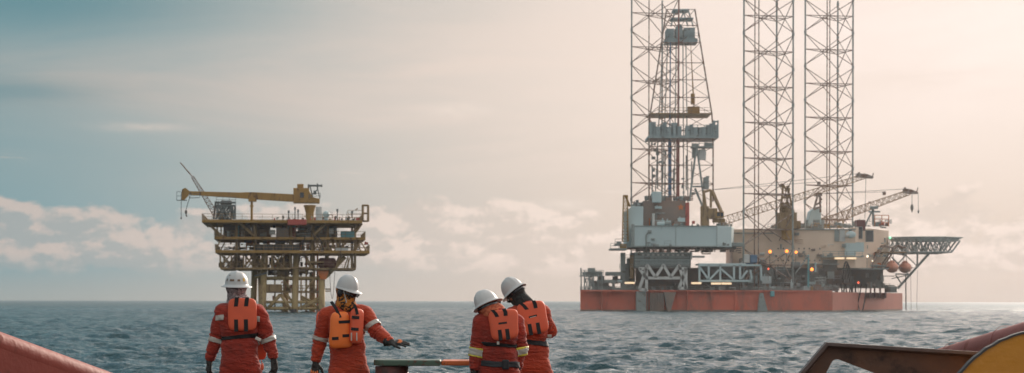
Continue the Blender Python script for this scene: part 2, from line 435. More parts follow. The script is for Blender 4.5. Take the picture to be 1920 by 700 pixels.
def lattice(mb, a, b, w, h, bays, rc, rb, tw=None, th=None, up=Vector((0, 0, 1)), side=None, tri=False):
    """box-section lattice girder from a to b, w across, h high, tapering to tw x th"""
    a = Vector(a); b = Vector(b); d = (b - a).normalized()
    s = Vector(side).normalized() if side is not None else d.cross(up).normalized()
    u = s.cross(d).normalized()
    tw = w if tw is None else tw; th = h if th is None else th
    cs = [(-.5, -.5), (.5, -.5), (0, .5)] if tri else [(-.5, -.5), (.5, -.5), (.5, .5), (-.5, .5)]
    def P(k, t): return a.lerp(b, t) + s * cs[k][0] * (w + (tw - w) * t) + u * cs[k][1] * (h + (th - h) * t)
    n = len(cs)
    for k in range(n): mb.tube(P(k, 0), P(k, 1), rc, 5)
    for i in range(bays):
        t0, t1 = i / bays, (i + 1) / bays
        for k in range(n):
            j = (k + 1) % n
            mb.tube(P(k, t0), P(j, t0), rb, 4, cap=False)
            if (i + k) % 2: mb.tube(P(k, t0), P(j, t1), rb, 4, cap=False)
            else: mb.tube(P(j, t0), P(k, t1), rb, 4, cap=False)
    for k in range(n): mb.tube(P(k, 1), P((k + 1) % n, 1), rb, 4)
M['steelp'] = mat('platform_grey_steel', (.12, .145, .145), .6, dirt=(.10, .055, .035), dlo=.55, dhi=.7, scale=.4)
# ------------------------------------------------------------------ fixed production platform (left)
PY0, PY1, PYM = 405, 430, 417
pf = empty('production_platform', (at(545, 586, PYM).x, PYM, 0), 'small yellow four deck production platform on jacket legs with a level box boom crane', 'oil platform')
def PX(cx, Y=PY0): return at(*c1(cx, 0), Y).x
def PZ(cy, Y=PY0): return at(*c1(0, cy), Y).z + .05
def deck(name, x0, x1, yt, yb, ya, yb2, m='yellow', plate='nearblack'):
    mb = MB(); a, b = PX(x0), PX(x1); z1, z0 = PZ(yt), PZ(yb)
    w = .35
    for y in (ya, yb2): mb.box(a, b, y, y + w, z0, z1)
    mb.box(a, a + w, ya + w, yb2, z0, z1); mb.box(b - w, b, ya + w, yb2, z0, z1)
    for k in range(1, 6): mb.box(a + w, b - w, ya + (yb2-ya) * k / 6, ya + (yb2-ya) * k / 6 + .2, z0 + .05, z1 - .16)
    o = mb.build(name, M[m], pf)
    p = MB(); p.box(a + w, b - w, ya + w, yb2, z1 - .14, z1 - .04); p.build('deck_plate', M[plate], o)
    r = MB()
    for y in (ya + .1, yb2 + w - .1): r.rail((a, y, z1), (b, y, z1), 1.1, 1.8, .045)
    r.rail((a + .1, ya, z1), (a + .1, yb2, z1), 1.1, 1.8, .045); r.rail((b - .1, ya, z1), (b - .1, yb2, z1), 1.1, 1.8, .045)
    r.build('handrail', M['ochre'], o)
    return o
deck('top_deck', 128, 800, 279, 291, 403, 430, 'yellow', 'steelp')
deck('process_deck', 178, 815, 349, 360, 405, 430)
deck('mezzanine_deck', 183, 832, 406, 418, 404, 429)
deck('cellar_deck', 203, 500, 479, 487, 405, 428, 'ochre')
deck('cellar_deck', 590, 775, 479, 487, 406, 426, 'ochre')
deck('boat_landing', 372, 640, 577, 585, 408, 424, 'ochre')
# columns between the decks
for cx in (270, 350, 498, 592, 656, 772):
    for Y in (407, 427):
        mb = MB(); mb.tube((PX(cx), Y, PZ(291)), (PX(cx), Y, PZ(480)), .38 if cx in (498, 592) else .26, 8)
        mb.build('deck_column', M['ochre'], pf, smooth=True)
# jacket legs reach down under the water
for (x0, y0, x1, y1) in ((396, 420, 384, 668), (530, 420, 519, 668), (637, 490, 638, 668), (412, 420, 420, 668)):
    for Y, dy in ((408, -1.2), (426, 1.2)):
        if x0 == 412 and Y == 408: continue
        mb = MB(); mb.tube((PX(x0, Y), Y, PZ(y0)), (PX(x1, Y), Y + dy, -6), .62 if x0 != 412 else .3, 14)
        mb.build('jacket_leg', M['jacket'], pf, smooth=True)
for (x1, rr) in ((384, .64), (519, .64), (638, .64), (420, .32)):
    for Y, dy in ((408, -1.2), (426, 1.2)):
        if x1 == 420 and Y == 408: continue
        o_ = -3.0 if True else 0
        mb = MB(); xx = PX(x1, Y); mb.tube((xx, Y + dy * .93, -2), (xx, Y + dy * .9, .75), rr, 14); mb.build('marine_growth', M['nearblack'], pf, smooth=False)
# flared pile head under the right corner
mb = MB()
for Y in (408,):
    mb.add(*(lambda p: (p, [(0,1,2,3),(7,6,5,4),(0,4,5,1),(1,5,6,2),(2,6,7,3),(3,7,4,0)]))([(PX(612),Y-1,PZ(490)),(PX(662),Y-1,PZ(490)),(PX(650),Y-1,PZ(528)),(PX(626),Y-1,PZ(528)),(PX(612),Y+1,PZ(490)),(PX(662),Y+1,PZ(490)),(PX(650),Y+1,PZ(528)),(PX(626),Y+1,PZ(528))]))
mb.build('pile_head', M['orange'], pf)
br = MB()
def L(x0, y0, x1, y1, r=.3, Y=408, Y2=None, n=6): br.tube((PX(x0), Y, PZ(y0)), (PX(x1), Y if Y2 is None else Y2, PZ(y1)), r, n)
for Y in (408, 425):
    L(388, 522, 640, 522, .28, Y); L(386, 625, 640, 625, .26, Y); L(384, 652, 640, 652, .3, Y)
    L(400, 655, 455, 592, .3, Y); L(455, 590, 500, 660, .3, Y); L(540, 655, 636, 598, .32, Y); L(545, 600, 600, 625, .2, Y)
    L(480, 590, 520, 640, .24, Y); L(545, 610, 636, 655, .22, Y)
    for cx in ((432, 566, 600) if Y == 408 else (545,)): L(cx, 487, cx, 662, .15, Y + 1)
L(648, 517, 730, 430, .42); L(648, 517, 730, 430, .35, 424)
L(348, 521, 395, 505, .3); L(440, 487, 500, 575, .16); 
for Y in (408, 416, 424):
    for a, b in (((384, 520), (396, 470)),): L(*a, *b, .2, Y)
for cx in (386, 519, 638): 
    for cy in (522, 580, 625, 652): L(cx, cy, cx, cy, .2, 408, 425) if False else br.tube((PX(cx), 408, PZ(cy)), (PX(cx), 425, PZ(cy)), .24, 6)
br.build('jacket_bracing', M['jacket'], pf, smooth=True)
co2 = MB()
for cx in (566, 600, 614): co2.tube((PX(cx), 412, PZ(420)), (PX(cx), 412, -3), .2, 8)
co2.build('riser', M['orange'], pf)
# trusses and knee braces in the upper bays
kb = MB()
def K(x0, y0, x1, y1, r=.2, Y=405.3): kb.tube((PX(x0), Y, PZ(y0)), (PX(x1), Y, PZ(y1)), r, 5)
for Y in (405.4, 428):
    K(150, 291, 212, 350, .26, Y); K(190, 291, 190, 350, .15, Y); K(178, 330, 230, 350, .14, Y)
    K(285, 291, 345, 345, .3, Y); K(345, 300, 350, 345, .3, Y); K(590, 345, 645, 293, .34, Y); K(800, 291, 772, 330, .2, Y)
    K(772, 405, 795, 365, .16, Y); K(795, 365, 820, 405, .14, Y); K(183, 405, 205, 362, .13, Y)
    for a in range(6): K(600 + a * 22, 405, 622 + a * 22, 362, .12, Y); K(622 + a * 22, 405, 600 + a * 22, 362, .12, Y)
    for a, b in ((203, 250), (300, 345), (345, 395), (420, 470)):
        K(a, 480, b, 420, .13, Y); K(b, 480, a, 420, .13, Y); K(a, 420, a, 480, .16, Y); K(b, 420, b, 480, .16, Y)
    K(500, 480, 590, 480, .2, Y); K(560, 455, 640, 455, .2, Y); K(590, 480, 560, 420, .15, Y); K(690, 480, 715, 420, .2, Y); K(735, 480, 755, 420, .12, Y); K(755, 420, 755, 480, .1, Y)
kb.build('truss_bracing', M['ochre'], pf)
# equipment in the bays
greeble(pf, 'process_equipment', c1, 232, 293, 700, 348, 409, 424, 90, 16, 46, ['nearblack', 'steelp', 'brown', 'bluegrey', 'red', 'nearblack', 'teal', 'white'], 11)
greeble(pf, 'process_equipment', c1, 300, 362, 600, 404, 409, 424, 46, 12, 34, ['nearblack', 'steelp', 'maroon', 'orange', 'nearblack'], 12)
greeble(pf, 'pipework', c1, 210, 420, 480, 478, 409, 424, 36, 9, 28, ['nearblack', 'steelp', 'ochre', 'brown'], 13)
greeble(pf, 'pipework', c1, 410, 425, 600, 512, 409, 424, 44, 9, 30, ['nearblack', 'ochre', 'brown', 'orange'], 14)
greeble(pf, 'pipework', c1, 400, 500, 640, 577, 411, 424, 16, 7, 22, ['ochre', 'orange', 'brown'], 15)
greeble(pf, 'pipework', c1, 395, 600, 630, 660, 411, 424, 8, 7, 18, ['ochre', 'orange', 'steelp'], 16)
greeble(pf, 'deck_equipment', c1, 400, 255, 800, 278, 406, 427, 34, 5, 15, ['steelp', 'red', 'white', 'nearblack', 'ochre'], 17)
greeble(pf, 'deck_equipment', c1, 600, 365, 830, 404, 408, 426, 26, 8, 24, ['steelp', 'red', 'brown', 'ochre'], 18)
greeble(pf, 'deck_equipment', c1, 185, 372, 300, 404, 407, 426, 12, 6, 16, ['steelp', 'nearblack', 'white'], 19)
def pbox(name, x0, y0, x1, y1, Y, D, m, par=None, bev=.08, label=None):
    a, b = PX(x0, Y), PX(x1, Y)
    o = MB().box(a, b, Y, Y + D, PZ(y1), PZ(y0)).build(name, M[m], par or pf, bevel=bev, label=label); return o
wall = pbox('machinery_house', 232, 296, 345, 346, 412, 9, 'nearblack')
pbox('machinery_house', 352, 294, 430, 346, 413, 8, 'brown')
pbox('machinery_house', 610, 296, 712, 346, 413, 9, 'steelp')
tc_ = pbox('container', 712, 322, 769, 357, 405.6, 2.6, 'teal', label='teal freight container')
for k in range(5): pbox('rib', 718 + k * 11, 325, 721 + k * 11, 354, 405.5, .1, 'teal', tc_, 0)
pbox('control_cabin', 440, 309, 492, 347, 406, 5, 'brown')
pbox('control_cabin', 412, 318, 437, 336, 406.5, 3, 'white')
pbox('tool_box', 686, 393, 741, 411, 404.2, 2.2, 'white')
pbox('tool_box', 660, 310, 684, 334, 407, 3, 'white')
pbox('pump_skid', 403, 549, 467, 582, 407.2, 4, 'ochre')
pbox('pump_skid', 371, 550, 383, 600, 407.2, 3, 'ochre')
pbox('pump_skid', 448, 455, 500, 520, 409, 5, 'ochre')
pbox('red_skid', 480, 276, 560, 300, 402.6, 1.5, 'red')
# drum-shaped tanks standing on the mezzanine
for k in range(7):
    x = PX(366 + 26 * k, 406); mb = MB(); mb.tube((x, 407, PZ(405)), (x, 407, PZ(385)), .75, 14); mb.ball((x, 407, PZ(385)), .75, .75, .3)
    mb.build('storage_drum', M['nearblack'], pf, smooth=False)
mb = MB(); z = PZ(459)
mb.tube((PX(626), 407.5, z), (PX(682), 407.5, z), 1.05, 18); mb.ball((PX(626), 407.5, z), .5, 1.05, 1.05); mb.ball((PX(682), 407.5, z), .5, 1.05, 1.05)
mb.build('separator_tank', M['maroon'], pf, smooth=True)
mb = MB()
mb.slab([(PX(345), 407, PZ(516)), (PX(398), 407, PZ(506)), (PX(398), 407, PZ(496)), (PX(384), 407, PZ(500)), (PX(345), 407, PZ(512))], (0, 6, 0)); mb.build('sump_tank', M['steelp'], pf)
# steam silver vessels by the crane
mb = MB(); mb.tube((PX(619), 409, PZ(279)), (PX(619), 409, PZ(217)), .62, 16); mb.build('silver_vessel', M['white'], pf, smooth=False)
mb = MB(); mb.tube((PX(650), 409, PZ(279)), (PX(650), 409, PZ(250)), .4, 12); mb.ball((PX(650), 409, PZ(249)), .68, .68, .68); mb.build('silver_vessel', M['bluegrey'], pf, smooth=True)
mb = MB()
for (cx, h) in ((490, 240), (517, 225), (530, 235), (697, 232), (690, 262), (745, 262), (760, 240), (466, 262)):
    mb.tube((PX(cx), 408, PZ(279)), (PX(cx), 408, PZ(h)), .1, 5); mb.box(PX(cx)-.18, PX(cx)+.18, 407.7, 408.3, PZ(h)-.25, PZ(h)+.25)
mb.build('vent_pipe', M['steelp'], pf)
# mast frame at the right end
mb = MB(); a, b = PX(804), PX(827)
for y in (405, 407.5):
    mb.tube((a, y, PZ(281)), (a, y, PZ(210)), .18, 6); mb.tube((b, y, PZ(281)), (b, y, PZ(212)), .18, 6)
    for cy in (212, 246, 279): mb.tube((a, y, PZ(cy)), (b, y, PZ(cy)), .14, 5)
mb.rail((PX(740), 405, PZ(279)), (a, 405, PZ(279)), 2.0, 1.6, .06, 3); mb.tube((PX(770), 405, PZ(235)), (PX(782), 405, PZ(226)), .1)
mb.build('access_frame', M['ochre'], pf)
# pedestal crane
cr = MB(); cr.tube((PX(581), 415, PZ(285)), (PX(581), 415, PZ(238)), .8, 18); cr.tube((PX(581), 415, PZ(238)), (PX(581), 415, PZ(212)), .8, 18, 1.1); cr.tube((PX(581), 415, PZ(212)), (PX(581), 415, PZ(204)), 1.2, 18)
crane = cr.build('pedestal_crane', M['yellow'], pf, smooth=False, label='yellow pedestal crane with its box boom resting level on a post')
def cp(cx, cy, Y): return Vector((PX(cx, Y), Y, PZ(cy, Y)))
mb = MB(); mb.pbox(c1, 528, 141, 594, 204, 413.2, 4); mb.slab([cp(594, 150, 413.2), cp(612, 180, 413.2), cp(640, 186, 413.2), cp(640, 204, 413.2), cp(594, 204, 413.2)], (0, 4, 0))
mb.pbox(c1, 546, 124, 573, 141, 414, 2); mb.build('crane_house', M['yellow'], crane, bevel=.1)
mb = MB(); mb.pbox(c1, 556, 160, 572, 182, 413.05, .1); mb.build('cab_window', M['glass'], crane)
mb = MB(); Yb = 411.5
top = [(88, 158), (300, 162), (350, 160), (528, 168)]; bot = [(88, 173), (300, 186), (350, 190), (528, 200)]
for k in range(3): mb.slab([cp(*top[k], Yb), cp(*top[k+1], Yb), cp(*bot[k+1], Yb), cp(*bot[k], Yb)], (0, 1.2, 0))
mb.slab([cp(58, 150, Yb), cp(72, 144, Yb), cp(90, 158, Yb), (cp(84, 176, Yb)), cp(66, 196, Yb), cp(53, 194, Yb)], (0, 1.4, 0))
mb.build('crane_boom', M['yellow'], crane, bevel=.05)
mb = MB(); mb.rail(cp(36, 196, Yb), cp(55, 196, Yb), 1.6, .9, .06); mb.bar(cp(36, 197, Yb), cp(80, 197, Yb), 1, .12); mb.rail(cp(88, 186, Yb), cp(132, 184, Yb), .8, 1.2, .05); mb.bar(cp(88, 187, Yb), cp(132, 185, Yb), .8, .1)
mb.build('boom_walkway', M['steelp'], crane)
mb = MB(); mb.tube(cp(55, 195, Yb), cp(55, 268, Yb), .06, 5); mb.tube(cp(92, 178, Yb), cp(75, 236, Yb), .06, 5); mb.build('hoist_rope', M['cable'], crane)
mb = MB(); mb.ball(cp(75, 246, Yb), .24, .2, .42); mb.tube(cp(75, 254, Yb), cp(78, 266, Yb), .12); mb.ball(cp(55, 272, Yb), .14, .14, .25); mb.build('hook_block', M['nearblack'], crane, smooth=True)
mb = MB(); mb.pbox(c1, 334, 183, 368, 199, 410.9, 2.2); mb.tube(cp(351, 199, 412), cp(351, 280, 412), .24, 10); mb.tube(cp(351, 216, 412), cp(351, 222, 412), .36, 10)
mb.build('boom_rest', M['yellow'], pf)
mb = MB()
for p, q, r in (((594, 125), (594, 150), .16), ((594, 131), (652, 131), .2), ((632, 122), (632, 150), .14), ((632, 140), (642, 186), .1), ((600, 131), (612, 178), .12), ((650, 126), (650, 137), .12), ((630, 150), (612, 165), .1)):
    mb.tube(cp(*p, 414), cp(*q, 414), r, 6)
mb.pbox(c1, 614, 152, 626, 168, 413.5, 1); mb.rail(cp(594, 190, 413), cp(642, 182, 413), .9, 1.2, .06)
mb.build('antenna_mast', M['steelp'], crane)
# vent boom leaning out over the left side
mb = MB(); a = cp(208, 268, 412); b = cp(103, 98, 412)
lattice(mb, a, b, 1.2, 1.1, 13, .08, .05, .5, .45, side=(0, 1, 0)); mb.tube(b, cp(52, 38, 412), .12, 6)
mb.build('vent_boom', M['steelw'], pf)
mb = MB()
for Y in (409, 414):
    for p, q in (((196, 275), (205, 200)), ((232, 275), (205, 218)), ((232, 275), (262, 218)), ((270, 275), (262, 218)), ((274, 275), (274, 218)), ((200, 218), (276, 218)), ((200, 205), (276, 205)), ((205, 275), (240, 218)), ((222, 218), (250, 275))):
        mb.tube(cp(*p, Y), cp(*q, Y), .2, 6)
mb.build('boom_tower', M['steelp'], pf)
mb = MB(); mb.pbox(c1, 215, 196, 262, 216, 410, 3); mb.pbox(c1, 218, 242, 254, 262, 410, 3); mb.pbox(c1, 208, 268, 262, 278, 410, 3); mb.build('winch', M['nearblack'], pf, bevel=.15)
mb = MB(); mb.rail(cp(196, 217, 409), cp(277, 217, 409), 1.6, 1.2, .05, 3); mb.build('handrail', M['steelp'], pf)
# stair towers
st = MB()
for (x0, y0, x1, y1) in ((700, 405, 745, 362), (745, 350, 790, 293), (300, 478, 350, 420), (560, 577, 600, 523)):
    for Y in (406, 407): st.bar((PX(x0), Y, PZ(y0)), (PX(x1), Y, PZ(y1)), .1, .3)
    for t in range(12):
        p = Vector((PX(x0), 406, PZ(y0))).lerp(Vector((PX(x1), 406, PZ(y1))), t / 11); st.box(p.x - .15, p.x + .15, 406, 407, p.z, p.z + .05)
st.build('stairway', M['ochre'], pf)
ho = MB()
def arc(mb, a, b, sag, r, n=10):
    a = Vector(a); b = Vector(b); mb.path([a.lerp(b, t / n) - Vector((0, 0, sag * 4 * (t / n) * (1 - t / n))) for t in range(n + 1)], r, 5)
arc(ho, cp(668, 488, 407), cp(690, 488, 407), 5.5, .05); arc(ho, cp(545, 400, 404.5), cp(600, 360, 404.5), -2.5, .09); arc(ho, cp(600, 360, 404.5), cp(640, 420, 404.5), -1.5, .09)
ho.build('hose', M['cable'], pf)

pf.rotation_euler = (0, 0, math.radians(5.9)); pf.location.x -= .8
# ------------------------------------------------------------------ jack-up drilling rig (right)
rig = empty('drilling_rig', (at(1400, 586, 505).x, 505, 0), 'huge jack up drilling rig with red hull, derrick and three tall lattice legs', 'drilling rig')
def rp(px, py, Y): return at(px, py, Y)
def rq(cr, x, y, Y): return at(*cr(x, y), Y)
def rbox(name, cr, x0, y0, x1, y1, Y, D, m, par=None, bev=.1, label=None):
    return MB().pbox(cr, x0, y0, x1, y1, Y, D).build(name, M[m], par or rig, bevel=bev, label=label)
HT = at(1400, 547.5, 478).z          # top of the hull
xl = at(1088, 586, 480).x; xc = at(1561, 586, 478).x; xr = at(1692, 586, 540).x
# hull: long stern face, side face turning away to the right
h = MB()
out = [(xl, 480), (xc, 478), (xr, 540), (xr - 8, 560), (xl * 560 / 480 + 20, 560), (xl * 530 / 480 + 1.2, 530)]
h.slab([(x, y, -3) for x, y in out], (0, 0, HT + 3))
hull = h.build('hull', M['hull'], rig)
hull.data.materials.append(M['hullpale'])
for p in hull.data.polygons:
    if p.normal.x > .6 and abs(p.normal.z) < .3: p.material_index = 1  # side face turned right takes the paler red
wb = MB(); k_ = [(xl - .004, 480 - .004), (xc, 478 - .004), (xr + .006, 540)]
for (xa_, ya_), (xb_, yb_) in zip(k_[:-1], k_[1:]): wb.slab([(xa_, ya_, -2), (xb_, yb_, -2), (xb_, yb_, .42), (xa_, ya_, .42)], (0, .003, 0))
wb.build('waterline_growth', M['brown'], rig)
f = MB(); f.rail((xl, 480.3, HT), (xc, 478.3, HT), 1.15, 1.6, .06, 3)
for k_ in range(40):
    x_ = xl + (xc - xl) * random.random(); w_ = random.uniform(.3, 1.6); f.box(x_, x_ + w_, 479.2, 480.4, HT, HT + random.uniform(.3, 1.3))
f.build('deck_edge_railing', M['steel'], rig)
f = MB()                                    # rubbing strips, seams and leg-well guides on the stern face
for px in (1130, 1290, 1335, 1380, 1425, 1470, 1515): 
    x = at(px, 0, 479).x; f.box(x - .12, x + .12, 478.2, 480.4, -1, HT)
f.box(xl, xc, 478.0, 479.0, HT, HT + .35)
f.build('hull_rib', M['hull'], rig)
g = MB()
g.pbox(c7, 440, 492, 512, 640, 477.2, 2.5)
g.build('leg_guide', M['steel'], rig, bevel=.1)
g = MB(); g.pbox(c7, 545, 505, 640, 636, 477.6, 2)
for k in range(6): g.pbox(c7, 520 + 20*k, 500, 525 + 20*k, 640, 477.3, .3)
g.slab([rq(c7, 640, 498, 477.2), rq(c7, 730, 498, 477.2), rq(c7, 690, 640, 477.2), rq(c7, 668, 640, 477.2)], (0, 2, 0))
g.build('leg_well_grating', M['brown'], rig)
g = MB(); g.slab([rq(c7, 1340, 505, 477.6), rq(c7, 1365, 505, 477.6), rq(c7, 1400, 640, 477.6), rq(c7, 1325, 640, 477.6)], (0, 1, 0)); g.build('hull_stain_plate', M['steel'], rig)
g = MB()
for x in (742, 772, 812, 852): g.slab([at(*c8(x, 470), 500 + (x-700)/8), at(*c8(x+12, 470), 500 + (x-700)/8), at(*c8(x+12, 540), 500 + (x-700)/8), at(*c8(x, 540), 500 + (x-700)/8)], (1.5, 9, 0))
g.build('scupper', M['maroon'], rig)
# ---- legs
def leg(xa, xb, xcx, Y, node, bay, zb, label, gy=-1):
    """three-chord lattice leg; xa, xb, xcx are the photographed chord positions"""
    s = Y / F; w = (xcx - xa) * s; S_ = w / math.cos(math.radians(10.6)); t = math.radians(10.6)
    A = Vector((at(xa, 0, Y).x, Y, 0)); Cc = A + Vector((S_ * math.cos(t), S_ * math.sin(t) * -gy, 0))
    B = A + Vector((S_ * math.cos(t + PI/3 * 1), S_ * math.sin(t + PI/3), 0))
    B.x = at(xb, 0, B.y).x; Cc.x = at(xcx, 0, Cc.y).x
    ch = [A, B, Cc]
    e = empty('leg', (A.x, A.y, zb), None, None); e.parent = rig; e.location = Vector((A.x, A.y, zb)) - origin(rig); del_ = None
    if label: e['label'] = label
    bh = bay * s; z0 = EYE + (HZ - node) * s; zt = 75.5
    k = int((z0 - zb) / bh) + 1; z = z0 - k * bh
    for c_ in ch:
        mb = MB(); mb.tube((c_.x, c_.y, zb), (c_.x, c_.y, zt), .2, 8)
        cz = z
        while cz < zt - .5:
            mb.box(c_.x - .27, c_.x + .27, c_.y - .15, c_.y + .15, cz - .4, cz + .4); cz += bh
        mb.build('chord', M['steel'], e)
    mb = MB()
    while z + bh < zt + 1e9 and z < zt - 4:
        for i in range(3):
            p, q = ch[i], ch[(i + 1) % 3]
            e1 = .35
            P0 = Vector((p.x, p.y, z + e1)); Q0 = Vector((q.x, q.y, z + e1)); P1 = Vector((p.x, p.y, min(zt, z + bh - e1))); Q1 = Vector((q.x, q.y, min(zt, z + bh - e1)))
            mb.tube(P0, Q1, .1, 6, cap=False); mb.tube(Q0, P1, .1, 6, cap=False)
            mb.tube((p.x, p.y, z + bh/2), (q.x, q.y, z + bh/2), .1, 6, cap=False)
        m_ = [(ch[i] + ch[(i+1) % 3]) / 2 for i in range(3)]
        for i in range(3): mb.tube((m_[i].x, m_[i].y, z + bh/2), (m_[(i+1)%3].x, m_[(i+1)%3].y, z + bh/2), .07, 5, cap=False)
        z += bh
    mb.build('bracing', M['steelw'], e)
    return e, A, S_
M['pink'] = mat('faded_red_mast_paint', (.28, .10, .08), .6)
lg1 = leg(1184.5, 1241.8, 1272.8, 508, -8.5, 63.75, HT, 'leg beside the derrick at the blue grey stern block')
lg2 = leg(1395, 1456.5, 1487.4, 481, -5.6, 66.85, HT, 'foremost leg standing before the beige block')
lg3 = leg(1510, 1571, 1599.5, 508, -4.5, 63.7, HT, 'leg rising behind the beige block')
for pxs, Y, zb in (((1415.6, 1423), 486, HT), ((1551, 1556), 513, HT), ((1217,), 513, 30)):
    mb = MB()
    for p in pxs: mb.tube((at(p, 0, Y).x, Y, zb), (at(p, 0, Y).x, Y, 75.5), .13, 6)
    mb.build('raw_water_pipe', M['steelw'], rig)
# ---- derrick
DY0, DY1 = 486, 497; DYM = 491.5
def dp(px, py, front=True, Y=None): return at(px, py, Y or (DY0 if front else DY1))
de = empty('derrick', dp(1277, 380, Y=DYM), None, None); de.location = dp(1277, 380, Y=DYM) - origin(rig); de.parent = rig
mb = MB()
def hw(py):     # left and right edges of the derrick at this height
    if py >= 228: return 1217, 1337
    t = (py - 18) / (228 - 18); return 1250 + (1217 - 1250) * t, 1303 + (1337 - 1303) * t
lv = [18, 48, 80, 118, 150, 183, 213, 245, 275, 310, 345, 378]
def yy(py, fr): 
    t = min(1, max(0, (py - 18) / 210)); d_ = 2.2 + 3.3 * t; return DYM - d_ if fr else DYM + d_
def dq(px, py, fr): return at(px, py, yy(py, fr))
for i in range(len(lv) - 1):
    a, b = lv[i], lv[i+1]; la, ra = hw(a); lb, rb_ = hw(b); ma, mbb = (la+ra)/2, (lb+rb_)/2
    for fr in (True, False):
        for x0, x1 in ((la, lb), (ra, rb_)): mb.tube(dq(x0, a, fr), dq(x1, b, fr), .17, 6)
        mb.tube(dq(la, a, fr), dq(ra, a, fr), .1, 5)
        mb.tube(dq(la, a, fr), dq(mbb, b, fr), .07, 5); mb.tube(dq(ra, a, fr), dq(mbb, b, fr), .07, 5)
        mb.tube(dq(ma, a, fr), dq(lb, b, fr), .06, 5); mb.tube(dq(ma, a, fr), dq(rb_, b, fr), .06, 5)
    for x0, x1 in ((la, lb), (ra, rb_)):
        mb.tube(dq(x0, a, True), dq(x0, a, False), .12, 5); mb.tube(dq(x0, a, True), dq(x1, b, False), .09, 5); mb.tube(dq(x0, a, False), dq(x1, b, True), .09, 5)
mb.build('frame', M['steelw'], de)
mb = MB()
for (x0, y0, x1, y1) in ((1248, 72, 1308, 80), (1250, 54, 1264, 72), (1268, 50, 1280, 73), (1283, 52, 1303, 72), (1272, 46, 1278, 52)):
    mb.pbox(cI, x0, y0, x1, y1, DYM - 3, 6)
mb.rail(at(1247, 72, DYM-3.2), at(1309, 72, DYM-3.2), 1.2, 1.2, .06)
for (x0, y0, x1, y1) in ((1262, 17, 1292, 20), (1258, 33, 1300, 36)): mb.pbox(cI, x0, y0, x1, y1, DYM - 2.4, 4.8)
for x0, x1 in ((1258, 1266), (1270, 1284), (1290, 1280), (1300, 1290)): mb.tube(at(x0, 50, DYM-2), at(x1, 18, DYM-2), .16, 5)
mb.build('crown_platform', M['slate'], de)
mb = MB()
rg = random.Random(4)
x = 1218
while x < 1344:
    w_ = rg.uniform(5, 13); t_ = rg.uniform(228, 240)
    if not 1275 < x < 1283: mb.pbox(cI, x, t_, min(x + w_, 1347), 255, DY0 - 1.2, rg.uniform(1.2, 2))
    x += w_ * .8
mb.pbox(cI, 1216, 254, 1347, 259, DY0 - 1.5, 13); mb.pbox(cI, 1218, 240, 1270, 256, DY0 - 1, .5); mb.pbox(cI, 1284, 242, 1336, 256, DY0 - 1, .5)
for x in (1338, 1346): mb.tube(at(x, 258, DY0 - 1.2), at(x, 226, DY0 - 1.2), .2, 5)
for y in (228, 237, 246): mb.tube(at(1338, y, DY0 - 1.2), at(1346, y, DY0 - 1.2), .2, 5)
mb.rail(at(1216, 254, DY1 + .8), at(1347, 254, DY1 + .8), 2.4, 1.5, .08)
mb.build('monkey_board', M['slate'], de)
mb = MB(); mb.pbox(cI, 1218, 212, 1334, 214.5, DYM - 5.4, 10.8); mb.rail(at(1234, 212, DYM-5.5), at(1334, 212, DYM-5.5), 1.2, 1.5, .06)
mb.build('work_platform', M['ochre'], de)
mb = MB(); mb.pbox(cI, 1290, 200, 1312, 212, DYM, 1.5); mb.tube(at(1300, 200, DYM), at(1296, 100, DYM), .08); mb.tube(at(1302, 200, DYM), at(1296, 100, DYM), .08); mb.tube(at(1296, 100, DYM), at(1294, 60, DYM), .06)
mb.tube(at(1299, 196, DYM), at(1299, 176, DYM), .5, 8); mb.build('travelling_block', M['yellow'], de)
mb = MB(); mb.tube(at(1256, 385, DY0+1), at(1256, 262, DY0+1), .4, 10); mb.tube(at(1256, 262, DY0+1), at(1257, 80, DY0+1), .14, 8); mb.build('standpipe', M['blue'], de)
mb = MB(); mb.tube(at(1271, 385, DY0+.5), at(1271, 262, DY0+.5), .4, 10); mb.tube(at(1271, 262, DY0+.5), at(1273, -20, DY0+.5), .16, 8); mb.build('drill_pipe_rack', M['pink'], de)
mb = MB()
for px in (1228, 1241, 1282, 1290, 1264): mb.tube(at(px, 380, DYM + rg.uniform(-3, 3)), at(px + (1277-px)*.3, 82, DYM + rg.uniform(-1, 1)), .12, 6)
for px in (1222, 1232, 1246, 1262, 1286, 1296): mb.pbox(cI, px, rg.uniform(262, 350), px + 2, rg.uniform(352, 378), DYM, .4)
for k in range(26):
    px = rg.uniform(1220, 1330); py = rg.uniform(262, 372); w_ = rg.uniform(2, 7)
    mb.pbox(cI, px, py, px + w_, py + rg.uniform(1.5, 6), DYM + rg.uniform(-4, 4), 1)
mb.build('derrick_piping', M['steel'], de)
# A-frame in front of the derrick
mb = MB()
for Y in (484.5, 487.5):
    mb.tube(rq(c5, 545, 92, Y), rq(c5, 500, 445, Y), .24, 8); mb.tube(rq(c5, 548, 92, Y), rq(c5, 600, 470, Y), .24, 8)
    mb.tube(rq(c5, 520, 350, Y), rq(c5, 620, 350, Y), .2, 6); mb.tube(rq(c5, 536, 362, Y), rq(c5, 590, 490, Y), .26, 6)
for y_, xa_ in ((140, 545), (230, 533), (320, 521)): mb.tube(rq(c5, xa_, y_, 484.5), rq(c5, xa_, y_, 487.5), .18, 6)
mb.build('a_frame', M['steel'], rig)
mb = MB(); mb.pbox(c5, 516, 84, 658, 94, 484, 4); mb.pbox(c5, 520, 70, 560, 84, 484.5, 2); mb.pbox(c5, 600, 62, 650, 84, 485, 2); mb.rail(rq(c5, 516, 84, 484), rq(c5, 658, 84, 484), 1.1, 1.4, .07)
mb.pbox(c5, 518, 94, 540, 160, 485, 1); mb.build('mast_platform', M['steel'], rig)
rbox('hanging_cabin', c5, 562, 106, 608, 174, 485, 2, 'white')
